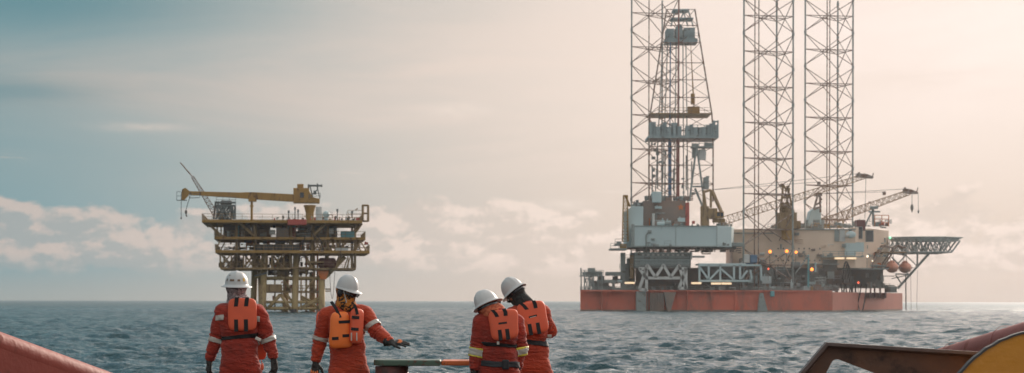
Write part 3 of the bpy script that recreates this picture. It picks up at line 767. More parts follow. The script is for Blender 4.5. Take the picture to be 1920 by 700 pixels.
rbox('control_cabin', c5, 596, 288, 628, 366, 484, 3, 'steel')
# ---- cantilever and stern block
ct = MB(); a = rq(c7b, 62, 552, 480); b = rq(c7b, 190, 236, 480)
ct.slab([(a.x, 480, a.z), (b.x, 480, a.z), (b.x, 480, b.z), (a.x + 1.2, 480, b.z), (a.x, 480, b.z - .8)], (0, 14, 0))
ct.build('stair_block', M['bluegrey'], rig, bevel=.12)
pl = MB(); z0 = rq(c7b, 120, 546, 477).z; z1 = rq(c7b, 120, 386, 477).z; z1r = rq(c7b, 890, 398, 477).z
outl = [(rq(c7b, 118, 0, 477).x, 477), (rq(c7b, 760, 0, 477).x, 477), (rq(c7b, 872, 0, 479.5).x, 479.5), (rq(c7b, 890, 0, 486).x, 486), (rq(c7b, 890, 0, 492).x, 492), (rq(c7b, 118, 0, 477).x, 492)]
pl.slab([(x, y, z0) for x, y in outl], (0, 0, z1 - z0))
wbk = pl.build('cantilever_housing', M['bluegrey'], rig, bevel=.12)
sm = MB()
for x in (118, 440, 758): sm.pbox(c7b, x, 390, x + 2, 544, 476.85, .2)
sm.pbox(c7b, 100, 372, 121, 550, 476.6, .5); sm.pbox(c7b, 118, 540, 760, 548, 476.7, .4); sm.pbox(c7b, 118, 383, 760, 389, 476.75, .4)
sm.path([rq(c7b, 213, 545, 476.8), rq(c7b, 213, 458, 476.8), rq(c7b, 225, 440, 476.8), rq(c7b, 252, 437, 476.8)], .14, 6); sm.pbox(c7b, 226, 418, 254, 436, 476.5, .8)
sm.build('cladding_trim', M['steel'], rig)
rbox('vent_hood', c7b, 865, 515, 960, 545, 480, 5, 'steel')
df = rbox('drill_floor_house', c7b, 190, 192, 516, 386, 484, 12, 'brown')
rbox('wind_wall', c7b, 516, 206, 546, 386, 483.6, 12, 'red')
# orange star painted on the drill floor wall
st_ = MB(); c0 = rq(c7b, 480, 241, 483.95); pts = []
for k in range(10):
    r_ = .85 if k % 2 == 0 else .36; t = PI/2 + k * PI/5; pts.append((c0.x + r_ * math.cos(t), 483.9, c0.z + r_ * math.sin(t)))
st_.slab(pts, (0, .08, 0)); st_.build('star_emblem', M['orange'], rig)
greeble(rig, 'drill_floor_equipment', c7b, 195, 150, 560, 195, 483, 494, 34, 14, 50, ['steel', 'brown', 'dark', 'bluegrey'], 31)
greeble(rig, 'drill_floor_equipment', c7b, 200, 230, 520, 385, 482.2, 483.6, 26, 14, 60, ['steel', 'brown', 'bluegrey', 'orange'], 32)
greeble(rig, 'roof_equipment', c7b, 66, 190, 190, 236, 481, 490, 12, 12, 44, ['steel', 'brown', 'dark'], 33)
rbox('driller_cabin', c7b, 262, 122, 330, 205, 482, 5, 'bluegrey')
mb = MB(); mb.tube(rq(c7b, 268, 384, 482), rq(c7b, 268, 290, 482), .32, 10); mb.build('vent_stack', M['white'], rig)
greeble(rig, 'deck_fittings', c7b, 550, 340, 880, 392, 480, 490, 26, 8, 34, ['steel', 'red', 'yellow', 'brown'], 34)
# slender yellow mast beside the stern block
mb = MB(); lattice(mb, rq(c7b, 50, 505, 479), rq(c7b, 52, 150, 479), 1.3, 1.3, 14, .12, .07, .9, .9, up=Vector((0, 1, 0))); mb.tube(rq(c7b, 52, 150, 479), rq(c7b, 86, 235, 480), .25)
mb.pbox(c7b, 40, 148, 62, 162, 478.5, 1); mb.build('yellow_mast', M['yellow'], rig)
# side landing with handrails
mb = MB(); mb.pbox(c7, 252, 178, 372, 190, 478, 9); mb.rail(rq(c7, 252, 178, 478), rq(c7, 372, 178, 478), 1.1, 1.4, .07); mb.rail(rq(c7, 285, 150, 478), rq(c7, 372, 150, 478), 1.2, 1.4, .07); mb.pbox(c7, 285, 146, 372, 154, 478.5, 6)
mb.pbox(c7, 298, 128, 330, 150, 479, 2); mb.build('landing', M['steel'], rig)
rbox('locker', c7, 322, 148, 370, 180, 478.4, 3, 'yellow')
# grey block under the cantilever with its row of white windows
gb = rbox('quarters_block', c7, 426, 206, 838, 322, 481, 12, 'steel')
for x in (482, 520, 556, 592, 628, 664, 700, 736, 770):
    o = MB().pbox(c7, x, 221, x + 16, 232, 480.9, .2).build('window', M['white'], gb)
sm = MB()
for y in (212, 240, 258, 262, 285, 300): sm.pbox(c7, 424, y, 842, y + 3, 480.6, .5)
for k in range(34): sm.pbox(c7, 470 + k * 10.6, 264, 473 + k * 10.6, 298, 480.7, .35)
sm.build('wall_rib', M['bluegrey'], gb)
rbox('transfer_beam', c7, 836, 205, 848, 260, 480, 3, 'white'); rbox('transfer_beam', c7, 846, 232, 940, 246, 480, 3, 'white')
rbox('under_deck', c7, 380, 164, 1170, 180, 481, 14, 'dark'); greeble(rig, 'under_deck_pipes', c7, 400, 166, 1200, 206, 481, 492, 50, 14, 44, ['dark', 'steel', 'brown'], 35)
# white trusses on the hull deck
def truss(name, lines, Y, D, r, m):
    mb = MB()
    for (x0, y0, x1, y1) in lines:
        for y in (Y, Y + D): mb.bar(rq(c7, x0, y0, y), rq(c7, x1, y1, y), r, r, up=(0, 1, 0))
    for (x0, y0, x1, y1) in lines[::2]: mb.bar(rq(c7, x0, y0, Y), rq(c7, x0, y0, Y + D), r * .7, r * .7)
    mb.build(name, M[m], rig)
truss('gantry_truss', [(520, 300, 580, 390), (580, 390, 638, 300), (638, 300, 690, 390), (690, 390, 752, 300), (512, 395, 760, 395), (514, 300, 514, 492), (462, 325, 512, 325), (462, 325, 512, 400), (512, 325, 462, 475), (462, 478, 514, 484), (752, 300, 800, 475), (800, 325, 752, 470), (802, 325, 802, 475), (752, 470, 802, 470), (752, 325, 802, 325)], 476.8, 5, .62, 'white')
truss('pipe_truss', [(895, 302, 1350, 302), (900, 310, 900, 415), (968, 300, 968, 408), (905, 320, 965, 405), (975, 405, 1042, 335), (1060, 330, 1150, 408), (1052, 300, 1052, 410), (1152, 300, 1152, 408), (1196, 300, 1196, 405), (1205, 400, 1250, 340), (1272, 340, 1282, 405), (1348, 300, 1352, 415), (895, 416, 1280, 416)], 477, 5, .42, 'bluegrey')
rbox('pipe_rack', c7, 895, 288, 1240, 300, 476.8, 9, 'bluegrey')
# crowded hull deck
greeble(rig, 'deck_machinery', c7, 60, 350, 440, 505, 482, 500, 60, 14, 60, ['dark', 'steel', 'dark', 'bluegrey'], 40)
greeble(rig, 'deck_machinery', c7, 440, 400, 900, 505, 483, 500, 60, 20, 80, ['dark', 'steel', 'brown'], 41)
greeble(rig, 'deck_machinery', c7, 840, 310, 1439, 505, 484, 500, 110, 18, 85, ['dark', 'steel', 'brown', 'bluegrey', 'dark'], 42)
greeble(rig, 'deck_machinery', c8, 0, 255, 520, 490, 482, 500, 120, 18, 80, ['dark', 'steel', 'brown', 'bluegrey', 'dark'], 43)
greeble(rig, 'deck_machinery', c8, 500, 330, 880, 470, 500, 520, 70, 18, 70, ['dark', 'steel', 'brown', 'dark'], 44)
greeble(rig, 'deck_machinery', c7, 1180, 200, 1439, 300, 486, 496, 34, 16, 60, ['dark', 'steel', 'white', 'blue'], 45)
rbox('machinery_wall', c7, 440, 320, 900, 505, 486, 4, 'dark'); rbox('machinery_wall', c7, 900, 300, 1439, 505, 490, 4, 'steel')
rbox('machinery_wall', c8, 0, 250, 420, 490, 493, 6, 'steel'); rbox('machinery_wall', c8, 420, 320, 840, 455, 508, 6, 'dark')
for (x0, y0, x1, y1, m_, Y) in ((1226, 222, 1266, 284, 'white', 480), (1272, 226, 1322, 284, 'blue', 480)):
    rbox('tote_tank', c7, x0, y0, x1, y1, Y, 3, m_)
rbox('post', c8, 290, 225, 301, 466, 480, .8, 'teal'); rbox('post', c8, 312, 455, 330, 505, 479, 1.5, 'yellow'); rbox('post', c8, 20, 490, 48, 530, 477, 1.5, 'teal')
mb = MB(); 
for (x0, y0, x1, y1) in ((270, 255, 296, 236), (200, 360, 292, 240), (340, 395, 420, 395), (340, 415, 420, 415)): mb.tube(rq(c8, x0, y0, 480), rq(c8, x1, y1, 480), .16)
mb.build('gangway', M['steel'], rig)
# left end: open steelwork on the stern corner
mb = MB()
for x in (38, 62, 96, 128, 160, 190): mb.tube(rq(c7, x, 505, 481), rq(c7, x, 340 + (x > 70) * 30, 481), .15, 5); mb.tube(rq(c7, x, 505, 490), rq(c7, x, 350, 490), .12, 5)
mb.pbox(c7, 36, 374, 190, 381, 481, 12); mb.pbox(c7, 88, 322, 140, 348, 482, 3); mb.pbox(c7, 50, 350, 110, 372, 483, 4); mb.pbox(c7, 220, 350, 332, 378, 482, 5); mb.pbox(c7, 125, 430, 240, 500, 484, 6); mb.pbox(c7, 158, 408, 290, 432, 482, 5)
mb.pbox(c7, 108, 345, 188, 374, 486, 4); mb.rail(rq(c7, 36, 374, 481), rq(c7, 200, 374, 481), 1.1, 1.4, .07); mb.rail(rq(c7, 36, 505, 480.5), rq(c7, 430, 505, 480.5), 1.2, 1.6, .08, 3)
mb.tube(rq(c7, 36, 374, 481), rq(c7, 36, 326, 481), .16); mb.pbox(c7, 30, 322, 41, 332, 480.8, .6)
for (a_, b_) in ((62, 96), (96, 128)): mb.tube(rq(c7, a_, 500, 481), rq(c7, b_, 381, 481), .09, 5); mb.tube(rq(c7, b_, 500, 481), rq(c7, a_, 381, 481), .09, 5)
mb.build('stern_steelwork', M['steel'], rig)
mb = MB()
for k, x in enumerate((330, 355, 375, 400)): mb.pbox(c7, x, 210 + 40 * (3-k) % 120, x + 30, 505, 483 + k, 4)
mb.rail(rq(c7, 318, 330, 482), rq(c7, 430, 330, 482), 1.1, 1.4, .07); mb.rail(rq(c7, 345, 262, 482), rq(c7, 425, 262, 482), 1.1, 1.4, .07)
mb.build('stair_tower', M['steel'], rig)
rbox('crate', c7, 396, 225, 420, 400, 482, 3, 'ochre')
# ---- beige accommodation
ac = empty('accommodation_block', rp(1560, 540, 495), None, None); ac.location = rp(1560, 540, 495) - origin(rig); ac.parent = rig
mb = MB(); z1 = rq(c8, 300, 40, 490).z; z0 = HT
xs = [rq(c7b, 880, 0, 490).x, rq(c8, 640, 0, 490).x]
mb.box(xs[0], xs[1], 490, 505, rq(c8, 0, 320, 490).z, z1)
zz = rq(c8, 700, 28, 494).z; mb.slab([(xs[1], 490.5, rq(c8, 0, 320, 490).z), (rq(c8, 880, 0, 512).x, 512, rq(c8, 0, 320, 490).z), (rq(c8, 880, 0, 512).x, 525, rq(c8, 0, 320, 490).z), (xs[1], 525, rq(c8, 0, 320, 490).z)], (0, 0, zz - rq(c8, 0, 320, 490).z))
mb.build('wall', M['beige'], ac, bevel=.1)
mb = MB(); mb.pbox(c8, 0, 36, 640, 44, 489.6, .7); mb.rail(rq(c8, 0, 36, 490), rq(c8, 640, 36, 490), 1.1, 1.6, .06); mb.pbox(c7b, 880, 438, 1200, 446, 489.6, .6)
mb.pbox(c8, 400, 236, 690, 243, 488, 2); mb.pbox(c8, 250, 290, 520, 296, 488, 2); mb.rail(rq(c8, 400, 236, 488), rq(c8, 690, 236, 488), 1.1, 1.6, .06)
mb.pbox(c8, 520, 322, 880, 332, 494, 8); mb.build('walkway', M['steel'], ac)
for (x0, y0, x1, y1, m_) in ((486, 46, 520, 128, 'steel'), (524, 44, 562, 128, 'white'), (640, 135, 700, 205, 'bluegrey'), (560, 140, 640, 232, 'bluegrey'), (400, 262, 505, 340, 'dark')):
    MB().pbox(c8, x0, y0, x1, y1, 489.7, .25).build('wall_panel', M[m_], ac)
for (x0, y0, x1, y1, Y) in ((712, 46, 770, 132, 495), (640, 20, 690, 110, 492.6), (590, 44, 612, 60, 489.7)):
    f_ = MB().pbox(c8, x0, y0, x1, y1, Y, .4).build('window', M['steel'], ac); MB().pbox(c8, x0 + 4, y0 + 4, x1 - 4, y1 - 4, Y - .06, .1).build('pane', M['glass'], f_)
for k in range(9):
    for y in (176, 262):
        if (k * 7 + y) % 5 == 0: continue
        f_ = MB().pbox(c8, 70 + k * 38, y, 78 + k * 38, y + 9, 489.8, .2).build('window', M['glass'], ac)
mb = MB(); mb.ball(rq(c8, 604, 78, 489), 1.2, .4, .8); o = mb.build('satellite_dish', M['bluegrey'], rig, smooth=True)
greeble(rig, 'roof_equipment', c6, 250, 585, 560, 622, 491, 503, 34, 8, 34, ['steel', 'brown', 'yellow', 'beige'], 50)
greeble(rig, 'roof_equipment', c6, 560, 560, 795, 612, 496, 508, 30, 8, 36, ['steel', 'red', 'white', 'brown', 'orange'], 51)
greeble(rig, 'roof_equipment', c6, 0, 585, 250, 625, 491, 500, 26, 10, 40, ['brown', 'beige', 'ochre', 'steel'], 52)
rbox('roof_cabin', c6, 586, 568, 640, 640, 494, 4, 'maroon')
greeble(rig, 'jacking_machinery', c7b, 960, 415, 1150, 442, 491, 500, 18, 12, 44, ['brown', 'beige', 'steel'], 53)
greeble(rig, 'wall_fittings', c8, 20, 60, 620, 240, 488.6, 489.8, 26, 8, 40, ['beige', 'beige', 'steel', 'white', 'brown'], 71)
greeble(rig, 'wall_fittings', c8, 660, 40, 880, 240, 493, 500, 16, 8, 30, ['beige', 'steel', 'white', 'brown'], 72)
greeble(rig, 'wall_fittings', c7b, 200, 400, 860, 540, 476.2, 476.8, 9, 8, 30, ['bluegrey', 'slate'], 73)
# radio mast on the roof
mb = MB(); mb.tube(rq(c6, 690, 600, 497), rq(c6, 690, 480, 497), .28); mb.tube(rq(c6, 640, 600, 497), rq(c6, 686, 505, 497), .2); mb.tube(rq(c6, 670, 490, 497), rq(c6, 722, 487, 497), .35); mb.tube(rq(c6, 660, 515, 497), rq(c6, 735, 515, 497), .2); mb.tube(rq(c6, 718, 495, 497), rq(c6, 716, 476, 497), .15); mb.tube(rq(c6, 675, 495, 497), rq(c6, 675, 478, 497), .15)
mb.build('radar_mast', M['steel'], rig)
mb = MB(); mb.rail(rq(c6, 700, 612, 499), rq(c6, 792, 612, 499), 2.6, 1.2, .1, 3); mb.build('roof_railing', M['orange'], rig)
# ---- cranes
def crane_boom(par, a, b, tip, h0, side_w=1.8, bays=22, Y2=0):
    mb = MB(); lattice(mb, a, b, side_w, h0, bays, .09, .05, side_w * .7, h0 * .6, side=(0, 1, 0)); mb.build('boom', M['boomy'], par)
M['boomy'] = mat('pale_yellow_boom_paint', (.30, .19, .10), .6, dirt=(.12, .06, .04), scale=.3)
def rope(par, pts, r=.05):
    mb = MB(); mb.path(pts, r, 5); mb.build('hoist_rope', M['cable'], par)
# crane A beside the derrick
cA = MB(); cA.tube(rq(c5, 600, 610, 482), rq(c5, 600, 480, 482), 1.0, 14); cA.tube(rq(c5, 600, 480, 482), rq(c5, 592, 375, 482), .5, 10, .3)
cA = cA.build('deck_crane', M['ochre'], rig, label='yellow crane beside the derrick with its lattice boom laid out over the beige block')
mb = MB(); mb.pbox(c5, 618, 492, 684, 560, 481, 5); mb.pbox(c5, 660, 560, 735, 584, 481.5, 4); mb.tube(rq(c5, 640, 490, 482), rq(c5, 640, 375, 482), .3); mb.tube(rq(c5, 640, 372, 482), rq(c5, 708, 520, 482), .35); mb.tube(rq(c5, 650, 370, 484.5), rq(c5, 715, 520, 484.5), .3); mb.tube(rq(c5, 600, 385, 484), rq(c5, 640, 372, 484), .3)
mb.build('machinery_house', M['ochre'], cA, bevel=.1)
mb = MB(); mb.pbox(c5, 672, 514, 726, 556, 480.4, 3); cab = mb.build('cab', M['yellow'], cA, bevel=.15)
mb = MB(); mb.pbox(c5, 680, 520, 700, 545, 480.3, .2); mb.pbox(c5, 705, 520, 722, 548, 480.3, .2); mb.build('cab_window', M['glass'], cab)
a = rq(c5, 725, 575, 484); b = rq(c6, 640, 280, 488)
crane_boom(cA, a, b, None, 1.8, 1.6, 30)
mb = MB(); mb.slab([rq(c6, 588, 262, 487), rq(c6, 650, 268, 487), rq(c6, 693, 284, 487), rq(c6, 690, 296, 487), rq(c6, 640, 292, 487), rq(c6, 580, 286, 487)], (0, 2, 0)); mb.tube(rq(c6, 685, 285, 488), rq(c6, 692, 262, 488), .12); mb.pbox(c6, 594, 256, 604, 270, 487.5, 1); mb.pbox(c6, 328, 318, 345, 345, 487, 1.4)
mb.build('boom_head', M['steelw'], cA)
rope(cA, [rq(c5, 640, 372, 483), rq(c6, 600, 265, 488)], .045); rope(cA, [rq(c6, 643, 290, 488), rq(c6, 636, 560, 488)], .05); rope(cA, [rq(c5, 650, 372, 483), rq(c6, 340, 320, 487)], .045)
# crane B: tall yellow tower behind the foremost leg
cB = MB(); cB.tube(rq(c6, 125, 700, 488), rq(c6, 125, 560, 488), 1.3, 14); cB = cB.build('deck_crane', M['yellow'], rig, label='yellow crane tower seen through the foremost leg')
mb = MB()
for Y in (487, 490):
    for (x0, y0, x1, y1) in ((75, 600, 100, 340), (190, 600, 125, 345), (100, 600, 140, 360), (160, 600, 118, 400), (85, 480, 165, 480), (92, 420, 145, 420), (80, 545, 180, 545), (100, 340, 128, 380), (140, 345, 110, 380)):
        mb.tube(rq(c6, x0, y0, Y), rq(c6, x1, y1, Y), .24, 6)
mb.pbox(c6, 88, 330, 102, 352, 487, 3); mb.pbox(c6, 90, 455, 155, 478, 487, 3); mb.pbox(c6, 78, 520, 190, 575, 486.5, 5); mb.pbox(c6, 75, 575, 215, 625, 486.5, 6); mb.ball(rq(c6, 120, 500, 488), 1.6, 1.4, 1.6)
mb.build('a_frame', M['ochre'], cB)
# crane C behind, boom to the far right
cC = MB(); cC.tube(rq(c6, 310, 640, 500), rq(c6, 310, 570, 500), 2.2, 14); cC = cC.build('deck_crane', M['steel'], rig, label='grey crane on the roof with its boom reaching furthest to the side')
mb = MB(); mb.slab([rq(c6, 262, 610, 498), rq(c6, 350, 622, 498), rq(c6, 350, 505, 498), rq(c6, 322, 480, 498), rq(c6, 280, 510, 498), rq(c6, 268, 560, 498)], (0, 5, 0)); mb.build('machinery_house', M['bluegrey'], cC, bevel=.2)
mb = MB()
for Y in (498, 502):
    for (x0, y0, x1, y1) in ((300, 500, 330, 395), (345, 520, 340, 395), (325, 395, 355, 398), (330, 400, 352, 440), (315, 470, 350, 450), (300, 500, 350, 480)): mb.tube(rq(c6, x0, y0, Y), rq(c6, x1, y1, Y), .24, 6)
mb.pbox(c6, 315, 395, 356, 412, 498, 3); mb.build('a_frame', M['steelw'], cC)
a = rq(c6, 355, 590, 500); b = rq(c6, 925, 388, 504)
mb = MB(); lattice(mb, a, b, 1.8, 2.1, 30, .1, .055, 1.4, 1.2, side=(0, 1, 0)); mb.build('boom', M['boomy'], cC)
mb = MB(); mb.slab([rq(c6, 895, 362, 503), rq(c6, 940, 368, 503), rq(c6, 986, 388, 503), rq(c6, 984, 398, 503), rq(c6, 925, 396, 503), rq(c6, 890, 390, 503)], (0, 2, 0)); mb.tube(rq(c6, 975, 388, 504), rq(c6, 985, 356, 504), .12); mb.pbox(c6, 758, 382, 774, 405, 503, 1.4); mb.pbox(c6, 898, 355, 906, 368, 503, 1.4); mb.pbox(c6, 664, 448, 676, 462, 503, 1.2)
mb.build('boom_head', M['steelw'], cC)
rope(cC, [rq(c6, 340, 398, 500), rq(c6, 900, 366, 504)], .05); rope(cC, [rq(c6, 340, 398, 501), rq(c6, 766, 385, 504)], .045); rope(cC, [rq(c6, 945, 395, 504), rq(c6, 945, 470, 504)], .06); rope(cC, [rq(c6, 986, 395, 504), rq(c6, 987, 505, 504)], .05)
mb = MB(); mb.ball(rq(c6, 945, 488, 504), .38, .3, .85); mb.tube(rq(c6, 945, 500, 504), rq(c6, 945, 520, 504), .12); mb.ball(rq(c6, 987, 515, 504), .2, .2, .45); mb.build('hook_block', M['dark'], cC, smooth=True)
# ---- helideck
he = empty('helideck', rq(c8, 1100, 210, 512), None, None); he.location = rq(c8, 1100, 210, 512) - origin(rig); he.parent = rig
cx = rq(c8, 1140, 0, 512).x; zt = rq(c8, 1140, 103, 512).z; R_ = rq(c8, 1385, 0, 512).x - cx
mb = MB(); n_ = 8; poly = [(cx + R_ * 1.03 * math.cos(2*PI*(k+.5)/n_), 512 + R_ * .92 * math.sin(2*PI*(k+.5)/n_)) for k in range(n_)]
mb.slab([(x, y, zt - .85) for x, y in poly], (0, 0, .85)); mb.build('landing_deck', M['steel'], he)
mb = MB()
for k in range(n_):
    p, q = poly[k], poly[(k+1) % n_]; pc = Vector((cx, 512, 0)); P_ = Vector((*p, 0)); Q_ = Vector((*q, 0)); PO = pc + (P_ - pc) * 1.12; QO = pc + (Q_ - pc) * 1.12
    mb.tube((PO.x, PO.y, zt + .05), (QO.x, QO.y, zt + .05), .1); 
    for t in range(6):
        a_ = P_.lerp(Q_, t/6); b_ = PO.lerp(QO, t/6); mb.tube((a_.x, a_.y, zt - .4), (b_.x, b_.y, zt + .05), .08)
mb.build('safety_net', M['steel'], he)
mb = MB(); zl = rq(c8, 0, 209, 512).z; zd = zt - .85
xs_ = [rq(c8, x, 0, 512).x for x in (890, 960, 1030, 1100, 1170, 1235, 1290)]
for Y in (504, 509, 515, 520):
    mb.tube((xs_[0], Y, zl), (xs_[-1], Y, zl), .2, 6); mb.tube((xs_[-1], Y, zl), (rq(c8, 1350, 0, 512).x, Y, zd), .2, 6)
    for i in range(6):
        mb.tube((xs_[i], Y, zl), ((xs_[i] + xs_[i+1])/2, Y, zd), .14, 5); mb.tube(((xs_[i] + xs_[i+1])/2, Y, zd), (xs_[i+1], Y, zl), .14, 5)
        mb.tube((xs_[i], Y, zl), (xs_[i], Y, zd), .11, 5)
for x_ in xs_: mb.tube((x_, 504, zl), (x_, 520, zl), .13, 5); mb.tube((x_, 504, zl), (x_, 509, zd), .1, 5); mb.tube((x_, 515, zd), (x_, 520, zl), .1, 5)
for Y in (508, 516):
    mb.tube(rq(c8, 1178, 212, Y), rq(c8, 945, 472, Y), .3, 6); mb.tube(rq(c8, 1090, 212, Y), rq(c8, 1088, 310, Y), .22, 6); mb.tube(rq(c8, 900, 240, Y), rq(c8, 1030, 375, Y), .18, 6)
    mb.tube(rq(c8, 890, 210, Y), rq(c8, 1010, 230, Y), .16, 6); mb.tube(rq(c8, 1010, 225, Y), rq(c8, 900, 340, Y), .16, 6); mb.tube(rq(c8, 930, 365, Y), rq(c8, 1040, 370, Y), .16, 6); mb.tube(rq(c8, 930, 370, Y), rq(c8, 975, 440, Y), .16, 6); mb.tube(rq(c8, 1035, 370, Y), rq(c8, 900, 400, Y), .12, 6)
    mb.tube(rq(c8, 1000, 225, Y), rq(c8, 1090, 310, Y), .14, 6)
mb.build('support_truss', M['steel'], he)
rbox('truss_foot', c8, 892, 455, 940, 500, 507, 8, 'steel')
mb = MB()
for a_, b_, s_ in (((1040, 340), (1090, 340), 26), ((1005, 380), (1010, 400), 20)):
    arc(mb, rq(c8, *a_, 506), rq(c8, *b_, 506), s_, .05, 14)
mb.tube(rq(c8, 1002, 370, 506), rq(c8, 1002, 620, 506), .05); mb.build('mooring_line', M['cable'], rig)
mb = MB()
for k in range(5): arc(mb, rq(c8, 500 + 34 * k, 430 + 4 * k, 499), rq(c8, 560 + 40 * k, 440, 499), 5 + k % 3 * 1.5, .16, 10)
for k in range(3): arc(mb, rq(c8, 540 + 20 * k, 405, 481), rq(c8, 600, 405 + 30 * k, 481), -4, .2, 10)
mb.build('hose_bundle', M['cable'], rig)
# ---- lamps
def lampx(px, py, Y, r, m, post=True):
    p = at(px, py, Y); q = MB()
    q.box(p.x - r*.8, p.x + r*.8, Y + r, Y + r + .35, p.z - r*.8, p.z + r*.8); q.tube((p.x, Y + r + .2, p.z - r), (p.x, Y + r + .2, p.z - 2.6), .07, 6)
    b_ = q.build('flood_lamp', M['dark'], rig); MB().ball(p, r, r, r).build('bulb', M[m], b_, smooth=True)
for (x, y, r, m_) in ((15, 203, .36, 'lamp'), (137, 200, .36, 'lamp'), (205, 207, .3, 'lamp'), (320, 332, .36, 'lamp'), (660, 428, .22, 'lampred'), (890, 101, .28, 'lampgreen'), (725, 237, .26, 'lampwhite'), (762, 270, .16, 'lampwhite'), (3, 328, .18, 'lampred')):
    lampx(*c8(x, y), 479 if x < 600 else 488, r, m_)
for (x, y) in ((1022, 437), (1098, 437), (878, 434), (392, 432)):
    p = rq(c7, x, y, 476.2); MB().box(p.x - 1.1, p.x + 1.1, 476.2, 476.5, p.z - .15, p.z + .25).build('strip_lamp', M['striplit'] if 'striplit' in M else M.setdefault('striplit', emit('lit_strip_lamp', (1.0, .72, .45), .75)), rig)
for (x, y) in ((522, 253), (608, 253)):
    p = rq(c8, x, y, 487.4); MB().box(p.x - 1.1, p.x + 1.1, 487.4, 487.7, p.z - .15, p.z + .25).build('strip_lamp', M['striplit'], rig)
# ---- lifeboats hanging under davits
for i, (x, y, Y, lab) in enumerate(((905, 318, 500, 'orange enclosed lifeboat hanging nearest the beige block'), (1000, 320, 503, 'orange enclosed lifeboat hanging under the helideck truss'))):
    c0 = rq(c8, x, y, Y)
    lb = empty('lifeboat', c0, lab, 'lifeboat', 'lifeboats hung on the side of the drilling rig')
    mb = MB(); mb.ball(c0, 1.35 * 1.05, 3.6, 1.35 * .95, 16, 12)
    mb.build('hull', M['boat'], lb, smooth=True)
    mb = MB(); mb.ball(c0 + Vector((0, .3, .95)), .8, 2.0, .75, 12, 8); mb.build('canopy', M['boat'], lb, smooth=True)
    MB().box(c0.x - 1.46, c0.x + 1.46, Y - 2.4, Y + 2.4, c0.z - .12, c0.z + .06).build('fender', M['dark'], lb)
    mb = MB()
    for yo in (-2, 2): mb.tube(c0 + Vector((0, yo, .8)), c0 + Vector((-.2, yo, 4.6)), .06, 6)
    mb.build('fall_wire', M['cable'], lb)
mb = MB()
for x, Y in ((905, 500), (1000, 503)):
    for yo in (-2, 2):
        p = rq(c8, x, 318, Y) + Vector((-.2, yo, 4.6)); mb.path([p, p + Vector((-2, 0, .5)), p + Vector((-5, 0, -4))], .2, 6)
mb.build('davit', M['steelw'], rig)
greeble(rig, 'boat_station', c8, 680, 200, 860, 320, 500, 512, 40, 12, 50, ['red', 'steel', 'white', 'orange', 'brown'], 60)
rbox('boat_deck', c8, 790, 203, 1010, 211, 500, 6, 'ochre'); rbox('boat_deck', c8, 690, 300, 900, 312, 500, 8, 'steel')
# ------------------------------------------------------------------ workboat: deck, bulwarks and stern gear
flush_clutter()
bt = empty('workboat', (0, 20, 0), 'red bulwarks and working deck of the boat carrying the crew', 'boat')
def rusty(name, col, bump=.45, **k): return mat(name, col, bump=bump, bscale=9, **k)
M['bulw'] = rusty('chipped_red_bulwark_paint', (.27, .065, .048), rough=.6, spec=.2, col2=(.22, .055, .042), dirt=(.20, .06, .045), dlo=.56, dhi=.62, scale=1.5, dscale=1.1)
M['rust'] = rusty('rusted_brown_steel', (.085, .045, .03), rough=.75, col2=(.16, .07, .035), scale=6, dirt=(.045, .03, .025), dlo=.45, dhi=.6, dscale=4)
M['rustedge'] = rusty('worn_steel_edge', (.11, .075, .065), rough=.5, col2=(.07, .05, .045), scale=9)
M['reel'] = rusty('yellow_reel_paint', (.62, .26, .02), rough=.45, col2=(.54, .22, .02), scale=2, dirt=(.12, .05, .02), dlo=.66, dhi=.7, dscale=7)
M['green'] = rusty('green_bollard_paint', (.055, .10, .07), rough=.5, col2=(.09, .14, .10), dirt=(.10, .05, .035), dlo=.55, dhi=.62, dscale=9, scale=5)
M['deckm'] = rusty('worn_deck_paint', (.09, .06, .05), rough=.6, dirt=(.05, .03, .025))
M['post'] = rusty('dark_red_bollard_paint', (.10, .03, .025), rough=.5, dirt=(.05, .025, .02), dlo=.45, dhi=.6, dscale=8)
M['orangebar'] = rusty('orange_bollard_paint', (.62, .14, .03), rough=.5, dirt=(.09, .04, .025), dlo=.55, dhi=.63, dscale=9)
mb = MB(); mb.box(-7.2, 7.2, -6, 40.5, -1.2, DECK - .05); mb.build('hull', M['bulw'], bt)
mb = MB(); mb.box(-7.05, 7.05, -6, 40.4, DECK - .05, DECK); mb.build('deck', M['deckm'], bt)
